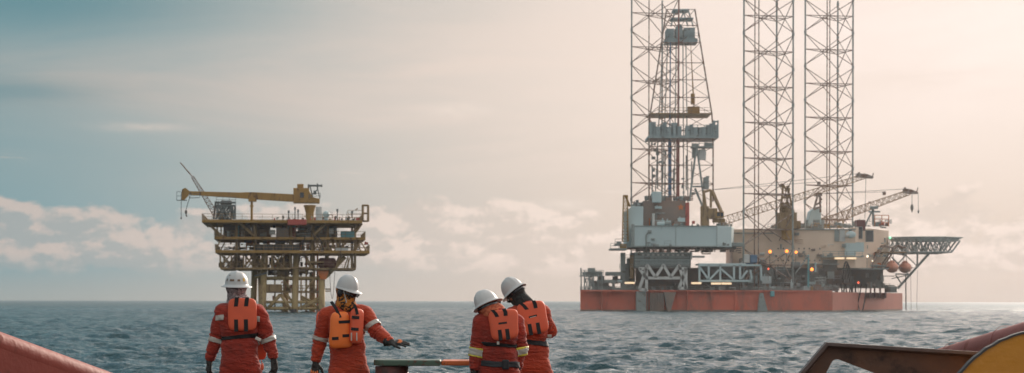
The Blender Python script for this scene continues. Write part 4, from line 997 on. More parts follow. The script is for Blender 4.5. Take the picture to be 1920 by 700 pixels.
def bulwark(side, p0, p1, rad, label):
    """rail line from the photograph, carried on towards the camera and aft"""
    a = at(*p0[:2], p0[2]); b = at(*p1[:2], p1[2]); d = (b - a) / (b.y - a.y)
    y0, y1 = (a.y - 4.5, a.y + (a.z - DECK - .02) / -d.z) if side < 0 else (8, 40.4)
    n = 46; ys = np.linspace(y0, y1, n); pl_ = []
    for y in ys:
        z = a.z + d.z * (y - a.y); z = min(z, DECK + 1.7 + .03 * (30 - y)) if y < 22 and side > 0 else min(z, DECK + 1.55)
        pl_.append(Vector((a.x + d.x * (y - a.y), y, max(z, DECK + .05))))
    # plate, tangent to the inboard side of the rounded rail
    mb = MB(); xi = -side * (rad - .004)
    for p, q in zip(pl_[:-1], pl_[1:]):
        mb.add([(p.x + xi, p.y, DECK), (q.x + xi, q.y, DECK), (q.x + xi, q.y, q.z - rad), (p.x + xi, p.y, p.z - rad), (p.x + xi + side * .02, p.y, DECK), (q.x + xi + side * .02, q.y, DECK), (q.x + xi + side * .02, q.y, q.z - rad), (p.x + xi + side * .02, p.y, p.z - rad)],
               [(0,1,2,3),(4,7,6,5),(3,2,6,7),(0,4,5,1)])
    o = mb.build('bulwark', M['bulw'], bt, smooth=False)
    mb = MB(); rings = []
    for j, p in enumerate(pl_):
        rings.append([(p.x + rad * math.cos(2*PI*k/28), p.y, p.z - rad + rad * math.sin(2*PI*k/28)) for k in range(28)])
    mb.rings(rings)
    mb.build('rail_tube', M['bulw'], o, smooth=True)
    mb = MB()
    for j in ((16,) if side < 0 else range(1, n - 1, 5)):
        p = pl_[j] if side < 0 else pl_[j] + Vector((0, .35, 0)); e = .012
        mb.rings([[(p.x + (rad + g_) * math.cos(2*PI*k/28), p.y + yo, p.z - rad + d.z * yo + (rad + g_) * math.sin(2*PI*k/28)) for k in range(28)] for yo, g_ in ((-.02, 0), (-.008, .006), (.008, .006), (.02, 0))], caps=False)
    mb.build('weld_seam', M['bulw'], o, smooth=True)
    return o
bulwark(-1, (0, 624, 20.4), (210, 701, 21.9), .17, None)
bulwark(1, (1920, 605, 29.6), (1760, 655, 35.6), .22, None)
# mooring bollard
YB = 20.0
bo = empty('mooring_bollard', (at(736, 700, YB).x, YB, DECK), 'green capped twin post bollard with an orange crossbar, under the outstretched gloved hand', 'bollard')
a = at(736, 686, YB)
for px, y in ((736, YB), (916, YB + .25)):
    mb = MB(); x = at(px, 0, y).x; mb.tube((x, y, DECK), (x, y, a.z - .005), .155, 28); mb.build('post', M['post'], bo, smooth=True, bevel=0)
mb = MB(); x0 = at(702, 0, YB).x; x1 = at(828, 0, YB).x; z0 = at(760, 685.5, YB).z; z1 = at(760, 674.5, YB).z
ring = [(x0 + .17 + .17 * math.cos(t), YB + .17 * math.sin(t)) for t in np.linspace(PI/2, 3*PI/2, 16)] + [(x1, YB - .17), (x1, YB + .17)]
mb.slab([(x, y, z0) for x, y in ring], (0, 0, z1 - z0)); mb.build('cap', M['green'], bo, bevel=.012)
mb = MB(); xe = at(960, 0, YB).x; mb.box(x1 + .008, xe, YB - .15, YB + .3, z0 + .004, z1 - .006); mb.build('crossbar', M['orangebar'], bo, bevel=.012)
# rusty angled bracket at the lower right
YK = 12.7
def kp(px, py): return at(px, py, YK)
outer = [(1464, 770), (1470, 740), (1498, 700), (1547.5, 642), (1840, 660)]; inner = [(1840, 800), (1730, 742), (1640, 700), (1573, 674.5), (1567, 674), (1561, 677), (1549, 700), (1520, 760), (1512, 790), (1512, 1040), (1464, 1040)]
bk = empty('steel_bracket', (kp(1490, 1040).x, YK, DECK), 'rusty brown angled steel bracket frame in front of the water beside the yellow reel', 'bracket')
mb = MB(); ptsb = [kp(*p) for p in outer] + [kp(1840, 1040)] + [kp(1800, 1040)] + [kp(*p) for p in inner]
ptsb = [kp(*p) for p in outer] + [kp(*p) for p in inner]
bm = bmesh.new(); vs = [bm.verts.new(p) for p in ptsb]; fc = bm.faces.new(vs); r_ = bmesh.ops.extrude_face_region(bm, geom=[fc])
bmesh.ops.translate(bm, vec=(0, .02, 0), verts=[v for v in r_['geom'] if isinstance(v, bmesh.types.BMVert)]); bmesh.ops.triangulate(bm, faces=bm.faces); bmesh.ops.recalc_face_normals(bm, faces=bm.faces)
me = bpy.data.meshes.new('plate'); bm.to_mesh(me); bm.free(); link('plate', me, M['rust'], bk)
mb = MB()
def strip(p, q, t0, t1, dy0, dy1):
    p = kp(*p); q = kp(*q); d_ = (q - p).normalized(); nrm = Vector((d_.z, 0, -d_.x))
    mb.slab([p, q, q + nrm * t0, p + nrm * t1], (0, dy1, 0))
# flange: a worn bar proud of the plate along its outer edge
def fl(pts, w):
    P = [kp(*p) for p in pts]; ins = []
    for i, p in enumerate(P):
        ds = []
        if i > 0: ds.append((P[i] - P[i-1]).normalized())
        if i < len(P) - 1: ds.append((P[i+1] - P[i]).normalized())
        ns = [Vector((d_.z, 0, -d_.x)) for d_ in ds]; nn = sum(ns, Vector()) / len(ns); nn = nn / max(.3, nn.length_squared)
        ins.append(p + nn * w)
    for i in range(len(P) - 1):
        f0, f1, g1, g0 = P[i], P[i+1], ins[i+1], ins[i]; o_ = Vector((0, -.05, 0)); b_ = Vector((0, .03, 0)); lip = .55
        h0 = f0.lerp(g0, lip); h1 = f1.lerp(g1, lip)
        mb.add([f0 + b_, f1 + b_, f0 + o_, f1 + o_, h0 + o_, h1 + o_, g0 - Vector((0, .004, 0)), g1 - Vector((0, .004, 0))], [(0, 1, 3, 2), (2, 3, 5, 4), (4, 5, 7, 6)])
fl(outer, .034); mb.build('flange', M['rustedge'], bk)
# large yellow reel
YR = 12.3; s_ = YR / F; cR = at(1970, 834, YR); R0 = 218 * s_
rl = empty('cable_reel', (cR.x, YR, DECK), 'big yellow reel disc with a black rim standing before the red bulwark', 'reel')
mb = MB(); 
def disc(mb, r, y0, y1, n=96): mb.rings([[(cR.x + r * math.cos(2*PI*k/n), y, cR.z + r * math.sin(2*PI*k/n)) for k in range(n)] for y in (y0, y1)])
disc(mb, R0 - .011, YR, YR + .05); disc(mb, .12, YR - .06, YR); o = mb.build('disc', M['reel'], rl)
mb = MB(); n = 96
for y0, y1 in ((YR - .012, YR + .055),):
    rr = []
    for r, y in ((R0 - .012, y0), (R0, y0), (R0, y1), (R0 - .012, y1)):
        rr.append([(cR.x + (r + .0025 * math.sin(k * 2.7) * (r == R0)) * math.cos(2*PI*k/n), y, cR.z + (r + .0025 * math.sin(k * 2.7)) * math.sin(2*PI*k/n)) for k in range(n)])
    mb.rings(rr, caps=False)
    mb.rings([rr[-1], rr[0]], caps=False)
mb.build('rim', M['nearblack'], rl)
mb = MB(); disc(mb, .3, YR + .05, YR + .9, 40); mb.build('drum', M['rust'], rl, smooth=False)
mb = MB()
for yy_ in (YR + .3, YR + .6): mb.box(cR.x - .4, cR.x + .4, yy_ - .04, yy_ + .04, DECK, cR.z - .3)
mb.build('cradle', M['rust'], rl)
# ------------------------------------------------------------------ the crew
def cloth(name, col, col2, grime=(.06, .02, .015), dlo=.53, dhi=.72):
    m = bpy.data.materials.new(name); m.use_nodes = True
    T = NT(m.node_tree); b = T.n['Principled BSDF']; tc = T.new('ShaderNodeTexCoord').outputs['Object']
    c = T.mix(T.smooth(T.noise(tc, 5, 4, .6), .35, .68), tuple(col), tuple(col2))
    c = T.mix(T.math('MULTIPLY', T.smooth(T.noise(tc, 3.3, 7, .7), dlo, dhi), .6), c, tuple(grime))
    T.set(b, 'Base Color', c); b.inputs['Roughness'].default_value = .85; b.inputs['Specular IOR Level'].default_value = .25
    b.inputs['Sheen Weight'].default_value = .15
    st = T.new('ShaderNodeMapping', None, Vector=tc, Scale=(1, 1, 2.4)).outputs[0]
    h = T.math('ADD', T.math('MULTIPLY', T.noise(st, 11, 4, .55, 1.2), 1.0), T.math('MULTIPLY', T.noise(tc, 60, 3, .6), .12))
    T.set(b, 'Normal', T.new('ShaderNodeBump', None, Height=h, Strength=.6, Distance=.045).outputs[0])
    return m
P = {}
P['red'] = cloth('red_coverall_cloth', (.37, .042, .023), (.26, .032, .021))
P['orange'] = cloth('orange_red_coverall_cloth', (.46, .060, .023), (.35, .044, .021))
def plain(name, col, rough=.6, **k): return mat(name, col, rough, scale=9, amt=.4, **k)
P['vest'] = plain('orange_foam_vest', (.74, .12, .05), .6, col2=(.60, .095, .045), dirt=(.35, .09, .05), dlo=.62, dhi=.75, dscale=12)
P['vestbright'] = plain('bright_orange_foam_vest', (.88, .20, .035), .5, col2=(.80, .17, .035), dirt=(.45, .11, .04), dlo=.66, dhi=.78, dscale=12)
P['strap'] = plain('black_webbing', (.010, .011, .012), .75)
P['belt'] = plain('black_belt', (.011, .014, .018), .55)
P['tape'] = plain('silver_reflective_tape', (.47, .45, .40), .45, col2=(.36, .34, .30), dirt=(.25, .2, .15), dlo=.6)
P['hivis'] = plain('yellow_tape', (.72, .62, .08), .5)
P['helmet'] = plain('white_helmet_shell', (.50, .51, .50), .5, col2=(.44, .45, .44), dirt=(.30, .29, .27), dlo=.66, dhi=.8, dscale=14)
P['skin'] = plain('brown_skin', (.26, .13, .08), .5)
P['glove'] = plain('dark_glove', (.028, .028, .026), .75, col2=(.05, .045, .04))
P['knuckle'] = plain('orange_glove_guard', (.75, .20, .05), .6)
P['lens'] = plain('black_lens', (.012, .012, .014), .12)
P['boot'] = plain('black_boot', (.03, .025, .02), .5)
P['metal'] = mat('bright_buckle', (.6, .58, .52), .3, metal=.8)
P['brown'] = plain('brown_sticker', (.16, .10, .06), .5); P['yellow'] = plain('yellow_sticker', (.75, .45, .04), .5)
def pattern(name, a, b, scale, dist=2.0, lo=.47, hi=.53):
    m = bpy.data.materials.new(name); m.use_nodes = True
    T = NT(m.node_tree); bs = T.n['Principled BSDF']; tc = T.new('ShaderNodeTexCoord').outputs['Object']
    n_ = T.noise(tc, scale, 3, .6, dist); c = T.mix(T.smooth(n_, lo, hi), a, b)
    T.set(bs, 'Base Color', c); bs.inputs['Roughness'].default_value = .9
    T.set(bs, 'Normal', T.new('ShaderNodeBump', None, Height=T.noise(tc, 26, 4, .6, .8), Strength=.6, Distance=.02).outputs[0])
    return m
def paisley(name, a, b):
    m = bpy.data.materials.new(name); m.use_nodes = True
    T = NT(m.node_tree); bs = T.n['Principled BSDF']; tc = T.new('ShaderNodeTexCoord').outputs['Object']
    w_ = T.new('ShaderNodeTexWave', {'wave_type': 'RINGS'}, Vector=tc, Scale=11.0, Distortion=14.0, Detail=2.0, Detail_Scale=2.6)
    c = T.mix(T.smooth(w_.outputs[1], .42, .62), a, b); T.set(bs, 'Base Color', c); bs.inputs['Roughness'].default_value = .9
    T.set(bs, 'Normal', T.new('ShaderNodeBump', None, Height=T.noise(tc, 26, 4, .6, .8), Strength=.6, Distance=.02).outputs[0])
    return m
P['paisley'] = paisley('grey_paisley_scarf', (.07, .065, .07), (.42, .38, .38))
P['camo'] = pattern('black_orange_patterned_hood', (.02, .017, .014), (.52, .19, .03), 17, 2.2, .50, .54)
P['coral'] = pattern('coral_scarf_cloth', (.42, .11, .055), (.55, .17, .08), 16)
P['black'] = pattern('black_hood_cloth', (.018, .024, .024), (.035, .042, .04), 16)

def remesh(mb, voxel, smooth=3, fold=0.0, seed=0, rough_xyz=(6, 6, 17), joints=()):
    me = mb.mesh('tmp'); bm = bmesh.new(); bm.from_mesh(me); bmesh.ops.recalc_face_normals(bm, faces=bm.faces); bm.to_mesh(me); bm.free()
    o = bpy.data.objects.new('tmp', me); COL.objects.link(o)
    r = o.modifiers.new('r', 'REMESH'); r.mode = 'VOXEL'; r.voxel_size = voxel
    sm_ = o.modifiers.new('s', 'SMOOTH'); sm_.factor = .5; sm_.iterations = smooth
    dg = bpy.context.evaluated_depsgraph_get(); out = bpy.data.meshes.new_from_object(o.evaluated_get(dg)); bpy.data.objects.remove(o); bpy.data.meshes.remove(me)
    if fold:
        n = len(out.vertices); co_ = np.empty(n * 3, np.float32); nn = np.empty(n * 3, np.float32)
        out.vertices.foreach_get('co', co_); out.vertices.foreach_get('normal', nn); co_ = co_.reshape(-1, 3); nn = nn.reshape(-1, 3)
        of = Vector((seed * 3.7, seed * 1.3, 0)); ax = rough_xyz
        dsp = np.empty(n, np.float32)
        for i in range(n):
            p = co_[i]; q = Vector((p[0] * ax[0] + p[2] * 3.0, p[1] * ax[1], p[2] * ax[2] + p[0] * 4.0)) + of
            a = noise.noise(q); b_ = noise.noise(q * 2.1 + Vector((5, 2, 9)))
            c_ = noise.noise(Vector((p[0], p[1], p[2])) * 4 + of)
            dsp[i] = (1 - abs(a) * 2.6) * (.55 + c_) + .35 * (1 - abs(b_) * 2.4)
            for jc, jd, jr in joints:      # cloth bunches up across the limb at elbows, cuffs and waist
                w_ = Vector(p) - jc; L2 = w_.length_squared / (jr * jr)
                if L2 < 4:
                    s_ = w_.dot(jd); r_ = (w_ - jd * s_) * 7
                    dsp[i] += math.exp(-L2) * (1.4 if jr < .12 else .6) * (.5 - abs(noise.noise(Vector((r_.x, r_.y + s_ * 34, r_.z)) + of)) * 3.0)
        co_ += nn * (dsp * fold)[:, None]
        out.vertices.foreach_set('co', co_.ravel()); out.update()
    out.polygons.foreach_set('use_smooth', [True] * len(out.polygons)); out.materials.clear()
    return out
def chain(mb, pts, rad, n=14):
    for i, p in enumerate(pts): mb.ball(p, rad[i] * .995, nu=n, nv=8)
    for i in range(len(pts) - 1): mb.tube(pts[i], pts[i+1], rad[i], n, rad[i+1])

SEC = [(0.0, .155, .115, 0), (.07, .178, .130, 0), (.16, .186, .138, -.005), (.28, .176, .128, 0), (.40, .182, .130, .0), (.49, .160, .114, .005), (.58, .184, .126, .0), (.76, .192, .124, -.005), (.86, .188, .108, -.01), (.93, .140, .092, -.005), (.97, .095, .082, 0), (1.0, .074, .072, .01)]
class Torso:
    """frame of the trunk: pelvis point, neck point, heading"""
    def __init__(s, pel, neck, yaw, scale=1.0, fat=1.0):
        s.p = Vector(pel); s.n = Vector(neck); s.yaw = yaw; s.k = scale; s.fat = fat
        s.R = Matrix.Rotation(yaw, 3, 'Z')
    def ring(s, t, hw_, hd, dy, n=28, grow=0.0):
        c = s.p.lerp(s.n, t) + s.R @ Vector((0, dy, 0)); out = []
        for k in range(n):
            a = 2 * PI * k / n; cx, sy = math.cos(a), math.sin(a); e = .8
            x = math.copysign(abs(cx) ** e, cx) * (hw_ * s.fat + grow); y = math.copysign(abs(sy) ** e, sy) * (hd * s.fat + grow)
            out.append(c + s.R @ Vector((x, y, 0)))
        return out
    def sec(s, t):
        for a, b in zip(SEC[:-1], SEC[1:]):
            if t <= b[0]:
                f = (t - a[0]) / (b[0] - a[0]); return tuple(a[i] + (b[i] - a[i]) * f for i in range(1, 4))
        return SEC[-1][1:]
    def surf(s, t, x, back=True, out_=0.0):
        """point on the back (or chest) surface at height t and sideways x"""
        hw_, hd, dy = s.sec(t); hw_ *= s.fat; hd *= s.fat
        u = min(.98, abs(x) / hw_); y = hd * (1 - u ** 2.5) ** (1 / 2.5) + out_
        return s.p.lerp(s.n, t) + s.R @ Vector((x, dy + (-y if back else y), 0))
def head_matrix(c, yaw, pitch, roll, s=1.0):
    """roll leans the head in the picture plane, pitch nods it, yaw turns it"""
    return Matrix.Translation(c) @ Matrix.Rotation(roll, 4, 'Y') @ Matrix.Rotation(yaw, 4, 'Z') @ Matrix.Rotation(pitch, 4, 'X') @ Matrix.Scale(s, 4)
def add_head(mb, H):
    R3 = H.to_3x3()
    mb.ball(H @ Vector((0, -.012, .028)), .078, .098, .092, 20, 14, R3)
    mb.ball(H @ Vector((0, .028, -.045)), .060, .068, .075, 18, 12, R3)      # jaw
    mb.ball(H @ Vector((0, .082, -.092)), .026, .020, .020, 12, 8, R3)       # chin
    chain(mb, [H @ Vector((0, .092, .01)), H @ Vector((0, .112, -.028))], [.010, .015], 10)   # nose
    mb.ball(H @ Vector((0, .092, -.058)), .026, .013, .010, 12, 8, R3)       # mouth
    mb.ball(H @ Vector((0, .078, .028)), .055, .018, .012, 12, 8, R3)        # brow
    for sx in (-1, 1):
        mb.ball(H @ Vector((sx * .031, .080, .006)), .014, .010, .011, 10, 8, R3)
        mb.ball(H @ Vector((sx * .080, -.008, -.008)), .012, .022, .034, 10, 8, R3)
def helmet(person, H, full, label=None, stickers=False, s=1.0, sz=1.0):
    H = H @ Matrix.Translation((0, 0, .045)) @ Matrix.Diagonal((s, s, sz, 1)) @ Matrix.Translation((0, 0, -.045))
    return helmet_(person, H, full, label, stickers)
def helmet_(person, H, full, label, stickers):
    """hard hat: ridged dome, rolled brim, inner shell"""
    def dome(phi, rr, zz, extra=0.0): return Vector((math.cos(phi) * (.112 + extra) * rr, math.sin(phi) * (.134 + extra) * rr - .004, zz))
    prof = [(0.02, .147), (.22, .145), (.42, .138), (.60, .125), (.76, .103), (.88, .076), (.955, .046), (.99, .016), (1.0, -.002)]
    n = 56; rings = []
    for rr, zz in prof[::-1]:
        ring = []
        for k in range(n):
            phi = 2 * PI * k / n; p = dome(phi, rr, zz + .045)
            ridge = math.exp(-(p.x / .016) ** 2) * .007 * (1 if zz > .03 else zz / .03 if zz > 0 else 0) + math.exp(-((abs(p.x) - .05) / .010) ** 2) * .0025 * (1 if zz > .05 else 0)
            nrm = Vector((p.x, p.y, (p.z - .05))).normalized(); ring.append(H @ (p + nrm * ridge))
        rings.append(ring)
    brim = []
    for k in range(n):
        phi = 2 * PI * k / n; f = max(0.0, math.sin(phi))
        bw = (.034 + .018 * f) if full else (.008 + .052 * f ** 1.5)
        drop = -.014 - .010 * (1 - f) if full else -.004 - .018 * f ** 2
        brim.append((phi, bw, drop))
    def br(t, dz): return [H @ (dome(phi, 1.0, .043 + dr * t + dz) + Vector((math.cos(phi) * bw * t, math.sin(phi) * bw * t, 0))) for phi, bw, dr in brim]
    allr = [br(.0, -.007)] and [[H @ (dome(2*PI*k/n, .93, .036)) for k in range(n)], br(.2, -.006), br(.9, -.006), br(1.0, -.003), br(1.0, .002), br(.55, .001), br(.15, .002)] + rings
    mb = MB(); mb.rings(allr, caps=False)
    top = len(mb.v); mb.add([H @ Vector((0, -.004, .198))] + rings[-1], [(0, 1 + k, 1 + (k + 1) % n) for k in range(n)])
    inner = [[H @ dome(2*PI*k/n, rr * .93, zz + .036) for k in range(n)] for rr, zz in prof[::-1]]
    mb.rings(inner, caps=False)
    o = mb.build('helmet', P['helmet'], person, smooth=True, fix=False, label=label)
    bm = bmesh.new(); bm.from_mesh(o.data); bmesh.ops.remove_doubles(bm, verts=bm.verts, dist=.0004); bmesh.ops.recalc_face_normals(bm, faces=bm.faces); bm.to_mesh(o.data); bm.free()
    if stickers:
        def patch(name, a0, a1, z0, z1, m_, nn=8):
            q = MB(); R_ = []
            for zz in np.linspace(z0, z1, 5):
                # radius of the dome at this height
                pr = sorted(prof, key=lambda t_: t_[1]); zs = [t_[1] for t_ in pr]; rs = [t_[0] for t_ in pr]
                rr = float(np.interp(zz, zs, rs)); R_.append([H @ dome(a, rr, zz + .045, .0035) for a in np.linspace(a0, a1, nn)])
            q.rings(R_, closed=False, caps=False); q.build(name, P[m_], o, smooth=True, fix=False)
        a = math.radians
        patch('sticker', a(-122), a(-68), .040, .062, 'brown'); patch('badge', a(-52), a(-40), .040, .075, 'yellow', 5); patch('badge', a(-146), a(-138), .040, .068, 'brown', 4)
        patch('badge', a(-140), a(-128), .098, .108, 'brown', 4)
    return o
def hood(person, H, m_, neck_to, name='scarf', open_face=False, label=None, bulk=1.0, goggles=None):
    """cloth pulled over the head and neck under the helmet"""
    mb = MB(); R3 = H.to_3x3()
    mb.ball(H @ Vector((0, -.012, .02)), .090 * bulk, .110 * bulk, .088, 20, 14, R3)
    mb.ball(H @ Vector((0, .024 if not open_face else -.02, -.048)), .076 * bulk, .082 * bulk, .088, 18, 12, R3)
    if not open_face: mb.ball(H @ Vector((0, .098, -.032)), .022, .026, .034, 12, 8, R3); mb.ball(H @ Vector((0, .078, -.085)), .036, .03, .03, 12, 8, R3)
    chain(mb, [H @ Vector((0, -.015, -.05)), Vector(neck_to)], [.078 * bulk, .098 * bulk], 18)
    me = remesh(mb, .007, 3, fold=.0045, seed=3, rough_xyz=(9, 9, 20))
    o = link(name, me, P[m_], person)
    if label: o['label'] = label
    return o
def glasses(person, H, name, strap=True, y=.118, col='lens'):
    mb = MB()
    for sx in (-1, 1):
        ring = [H @ Vector((sx * .036 + .033 * math.cos(t), y - .006 * (abs(math.cos(t)) * .6) - (.012 if sx * math.cos(t) > 0 else 0) * abs(math.cos(t)), .002 + .022 * math.sin(t))) for t in np.linspace(0, 2*PI, 17)[:-1]]
        mb.slab(ring, H.to_3x3() @ Vector((0, -.012, 0)))
    mb.tube(H @ Vector((-.008, y, .006)), H @ Vector((.008, y, .006)), .006)
    for sx in (-1, 1): mb.bar(H @ Vector((sx * .066, y - .012, .006)), H @ Vector((sx * .094, .0, .006)), .006, .022)
    if strap:
        mb.rings([[H @ Vector((math.cos(t) * (.096 + g_), math.sin(t) * (.117 + g_) - .012, .006 + z_)) for t in np.linspace(0, 2*PI, 29)[:-1]] for z_, g_ in ((-.013, -.006), (-.013, .003), (.013, .003), (.013, -.006))], caps=False)
    return mb.build(name, P[col], person)
def cut_band(src, planes, keep, off, name, m_, parent, thick=.004):
    """a strip that lies on the garment between cutting planes, raised by off"""
    bm = bmesh.new(); bm.from_mesh(src.data); org = origin(src)
    for co_, no in planes:
        bmesh.ops.bisect_plane(bm, geom=bm.verts[:] + bm.edges[:] + bm.faces[:], plane_co=Vector(co_) - org, plane_no=no, dist=1e-5)
    (c0, n0), (c1_, n1) = planes
    dele = []
    for f_ in bm.faces:
        c = f_.calc_center_median() + org
        ok = (c - Vector(c0)).dot(Vector(n0)) > 0 and (c - Vector(c1_)).dot(Vector(n1)) < 0 and keep(c)
        if not ok: dele.append(f_)
    bmesh.ops.delete(bm, geom=dele, context='FACES')
    bm.normal_update()
    for v in bm.verts: v.co += v.normal * off
    ret = bmesh.ops.extrude_face_region(bm, geom=bm.faces[:])
    vs = [e for e in ret['geom'] if isinstance(e, bmesh.types.BMVert)]
    for v in vs: v.co += v.normal * thick
    bmesh.ops.recalc_face_normals(bm, faces=bm.faces)
    me = bpy.data.meshes.new(name); bm.to_mesh(me); bm.free()
    for p in me.polygons: p.use_smooth = True
    me.materials.clear(); o = bpy.data.objects.new(name, me); COL.objects.link(o); o.parent = parent; me.materials.append(P[m_])
    if parent is not src.parent: me.transform(Matrix.Translation(org - origin(parent)))
    return o
def arm_band(person, cov, a, b, t0, t1, r, name, m_, off=.003):
    a = Vector(a); b = Vector(b); d = (b - a).normalized(); L_ = (b - a).length
    def keep(c):
        q = c - a; s_ = q.dot(d); return (q - d * s_).length < r
    return cut_band(cov, [(a + d * L_ * t0, d), (a + d * L_ * t1, d)], keep, off, name, m_, person)
def trunk_band(person, cov, To, tA, tB, name, m_, tilt=0.0, off=.004, xr=None, arms=(), thick=.004):
    z = Vector((math.sin(tilt), 0, math.cos(tilt)))
    def keep(c):
        hw_, hd, dy = To.sec((tA + tB) / 2); q = To.R.inverted() @ (c - To.p.lerp(To.n, (tA + tB) / 2))
        if abs(q.x) > hw_ * To.fat + .035: return False
        if xr and not (xr[0] < q.x < xr[1]): return False
        for a, b, r in arms:
            d = (b - a).normalized(); w_ = c - a; s_ = w_.dot(d)
            if -.02 < s_ and (w_ - d * s_).length < r: return False
        return True
    return cut_band(cov, [(To.p.lerp(To.n, tA), z), (To.p.lerp(To.n, tB), z)], keep, off, name, m_, person, thick)
def foam(person, M4, w_, h_, t_, m_, name='vest_panel', curve=1.2, n=44, taper=0.0, parent=None, label=None, notch=0.0):
    """pillowy foam panel; local x across, z up, -y outward"""
    mb = MB(); rhos = [.12, .35, .6, .8, .9, .96, 1.0]; 
    def pt(rho, a, side):
        cx, sz = math.cos(a), math.sin(a); e = .36
        x = math.copysign(abs(cx) ** e, cx); z = math.copysign(abs(sz) ** e, sz)
        m__ = max(abs(x), abs(z)); rr = (abs(x) ** 5 + abs(z) ** 5) ** (1/5); x, z = x / rr * rho, z / rr * rho
        th = t_ * .5 * (1 - rho ** 5) ** .5 if rho < 1 else 0
        X = x * w_ / 2 * (1 - taper * z - notch * math.exp(-((z - .1) / .35) ** 2)); Z = z * h_ / 2
        return M4 @ Vector((X, -side * th + curve * X * X, Z))
    front = [[pt(r, 2*PI*k/n, 1) for k in range(n)] for r in rhos]; back = [[pt(r, 2*PI*k/n, -1) for k in range(n)] for r in rhos[:-1]][::-1]
    mb.rings(front + back, caps=True)
    return mb.build(name, P[m_], parent or person, smooth=True, label=label)
def on_panel(M4, pts, w_, t_, curve, name, m_, parent, lift, horiz=False):
    """webbing strip lying on a panel along points (x, z)"""
    mb = MB(); R_ = []
    for i, (x, z) in enumerate(pts):
        hw_ = w_ / 2; row = []
        for dx, dy in ((-hw_, 0), (hw_, 0), (hw_, t_), (-hw_, t_)):
            xx, zz = (x, z + dx) if horiz else (x + dx, z)
            row.append(M4 @ Vector((xx, -(lift + dy) + curve * xx * xx, zz)))
        R_.append(row)
    mb.rings(R_); return mb.build(name, P[m_], parent)
def glove(person, wrist, hand_dir, palm_n, curls, spread, m_='glove', guard=False, s=1.0, thumb_side=1, name='glove', cuff=True):
    """palm, four fingers and a thumb, grown as one surface"""
    d = Vector(hand_dir).normalized(); nrm = Vector(palm_n); nrm = (nrm - d * nrm.dot(d)).normalized(); sd_ = d.cross(nrm).normalized() * thumb_side
    w_ = Vector(wrist); mb = MB()
    def q(a, b, c=0.0): return w_ + (d * a + sd_ * b + nrm * c) * s
    for t in np.linspace(0, 1, 5):
        for b in (-.028, -.009, .009, .028): mb.ball(q(.018 + t * .072, b * (.8 + .25 * t)), .0165 * s, nu=10, nv=6)
    chain(mb, [q(-.035, 0), q(.02, 0)], [.034 * s, .030 * s], 14)
    base = [(.090, .031, .072), (.097, .011, .082), (.093, -.011, .076), (.083, -.031, .060)]
    for i, (a, b, L_) in enumerate(base):
        c = curls[i]; an = spread * (1.5 - i) * .5; p = q(a - .012, b); pts = [p]; dirv = (d * math.cos(an) + sd_ * math.sin(an)).normalized(); ang = 0
        for seg, f in ((L_ * .46, .7), (L_ * .30, 1.0), (L_ * .26, .8)):
            ang += c * f; v = dirv * math.cos(ang) + nrm * math.sin(ang); pts.append(pts[-1] + v * seg * s * 1.1)
        chain(mb, pts, [.0115 * s, .0108 * s, .0100 * s, .0088 * s], 10)
    c = curls[4]; p0 = q(.022, .026); v1 = (d * .62 + sd_ * .78 * (1 - c * .3) + nrm * c * .6).normalized(); v2 = (d * .85 + sd_ * (.5 - c * .5) + nrm * c * .6).normalized()
    p1 = p0 + v1 * .042 * s; p2 = p1 + v2 * .032 * s; p3 = p2 + v2 * .024 * s; chain(mb, [p0, p1, p2, p3], [.0175 * s, .0135 * s, .012 * s, .010 * s], 10)
    me = remesh(mb, .0042, 2); o = link(name, me, P[m_], person)
    if guard:
        g_ = MB()
        for i, (a, b, L_) in enumerate(base): g_.ball(q(a - .004, b, -.015), .019 * s, .0085 * s, .006 * s, 10, 7, Matrix((d, sd_, nrm)).transposed())
        g_.build('knuckle_guard', P['knuckle'], o, smooth=True)
    if cuff:
        g_ = MB(); g_.rings([[q(a, math.cos(t) * r, math.sin(t) * r * .9) for t in np.linspace(0, 2*PI, 21)[:-1]] for a, r in ((-.052, .036), (-.052, .044), (-.012, .040), (-.012, .034))], caps=False); g_.build('cuff', P['strap'], o, smooth=True)
    return o
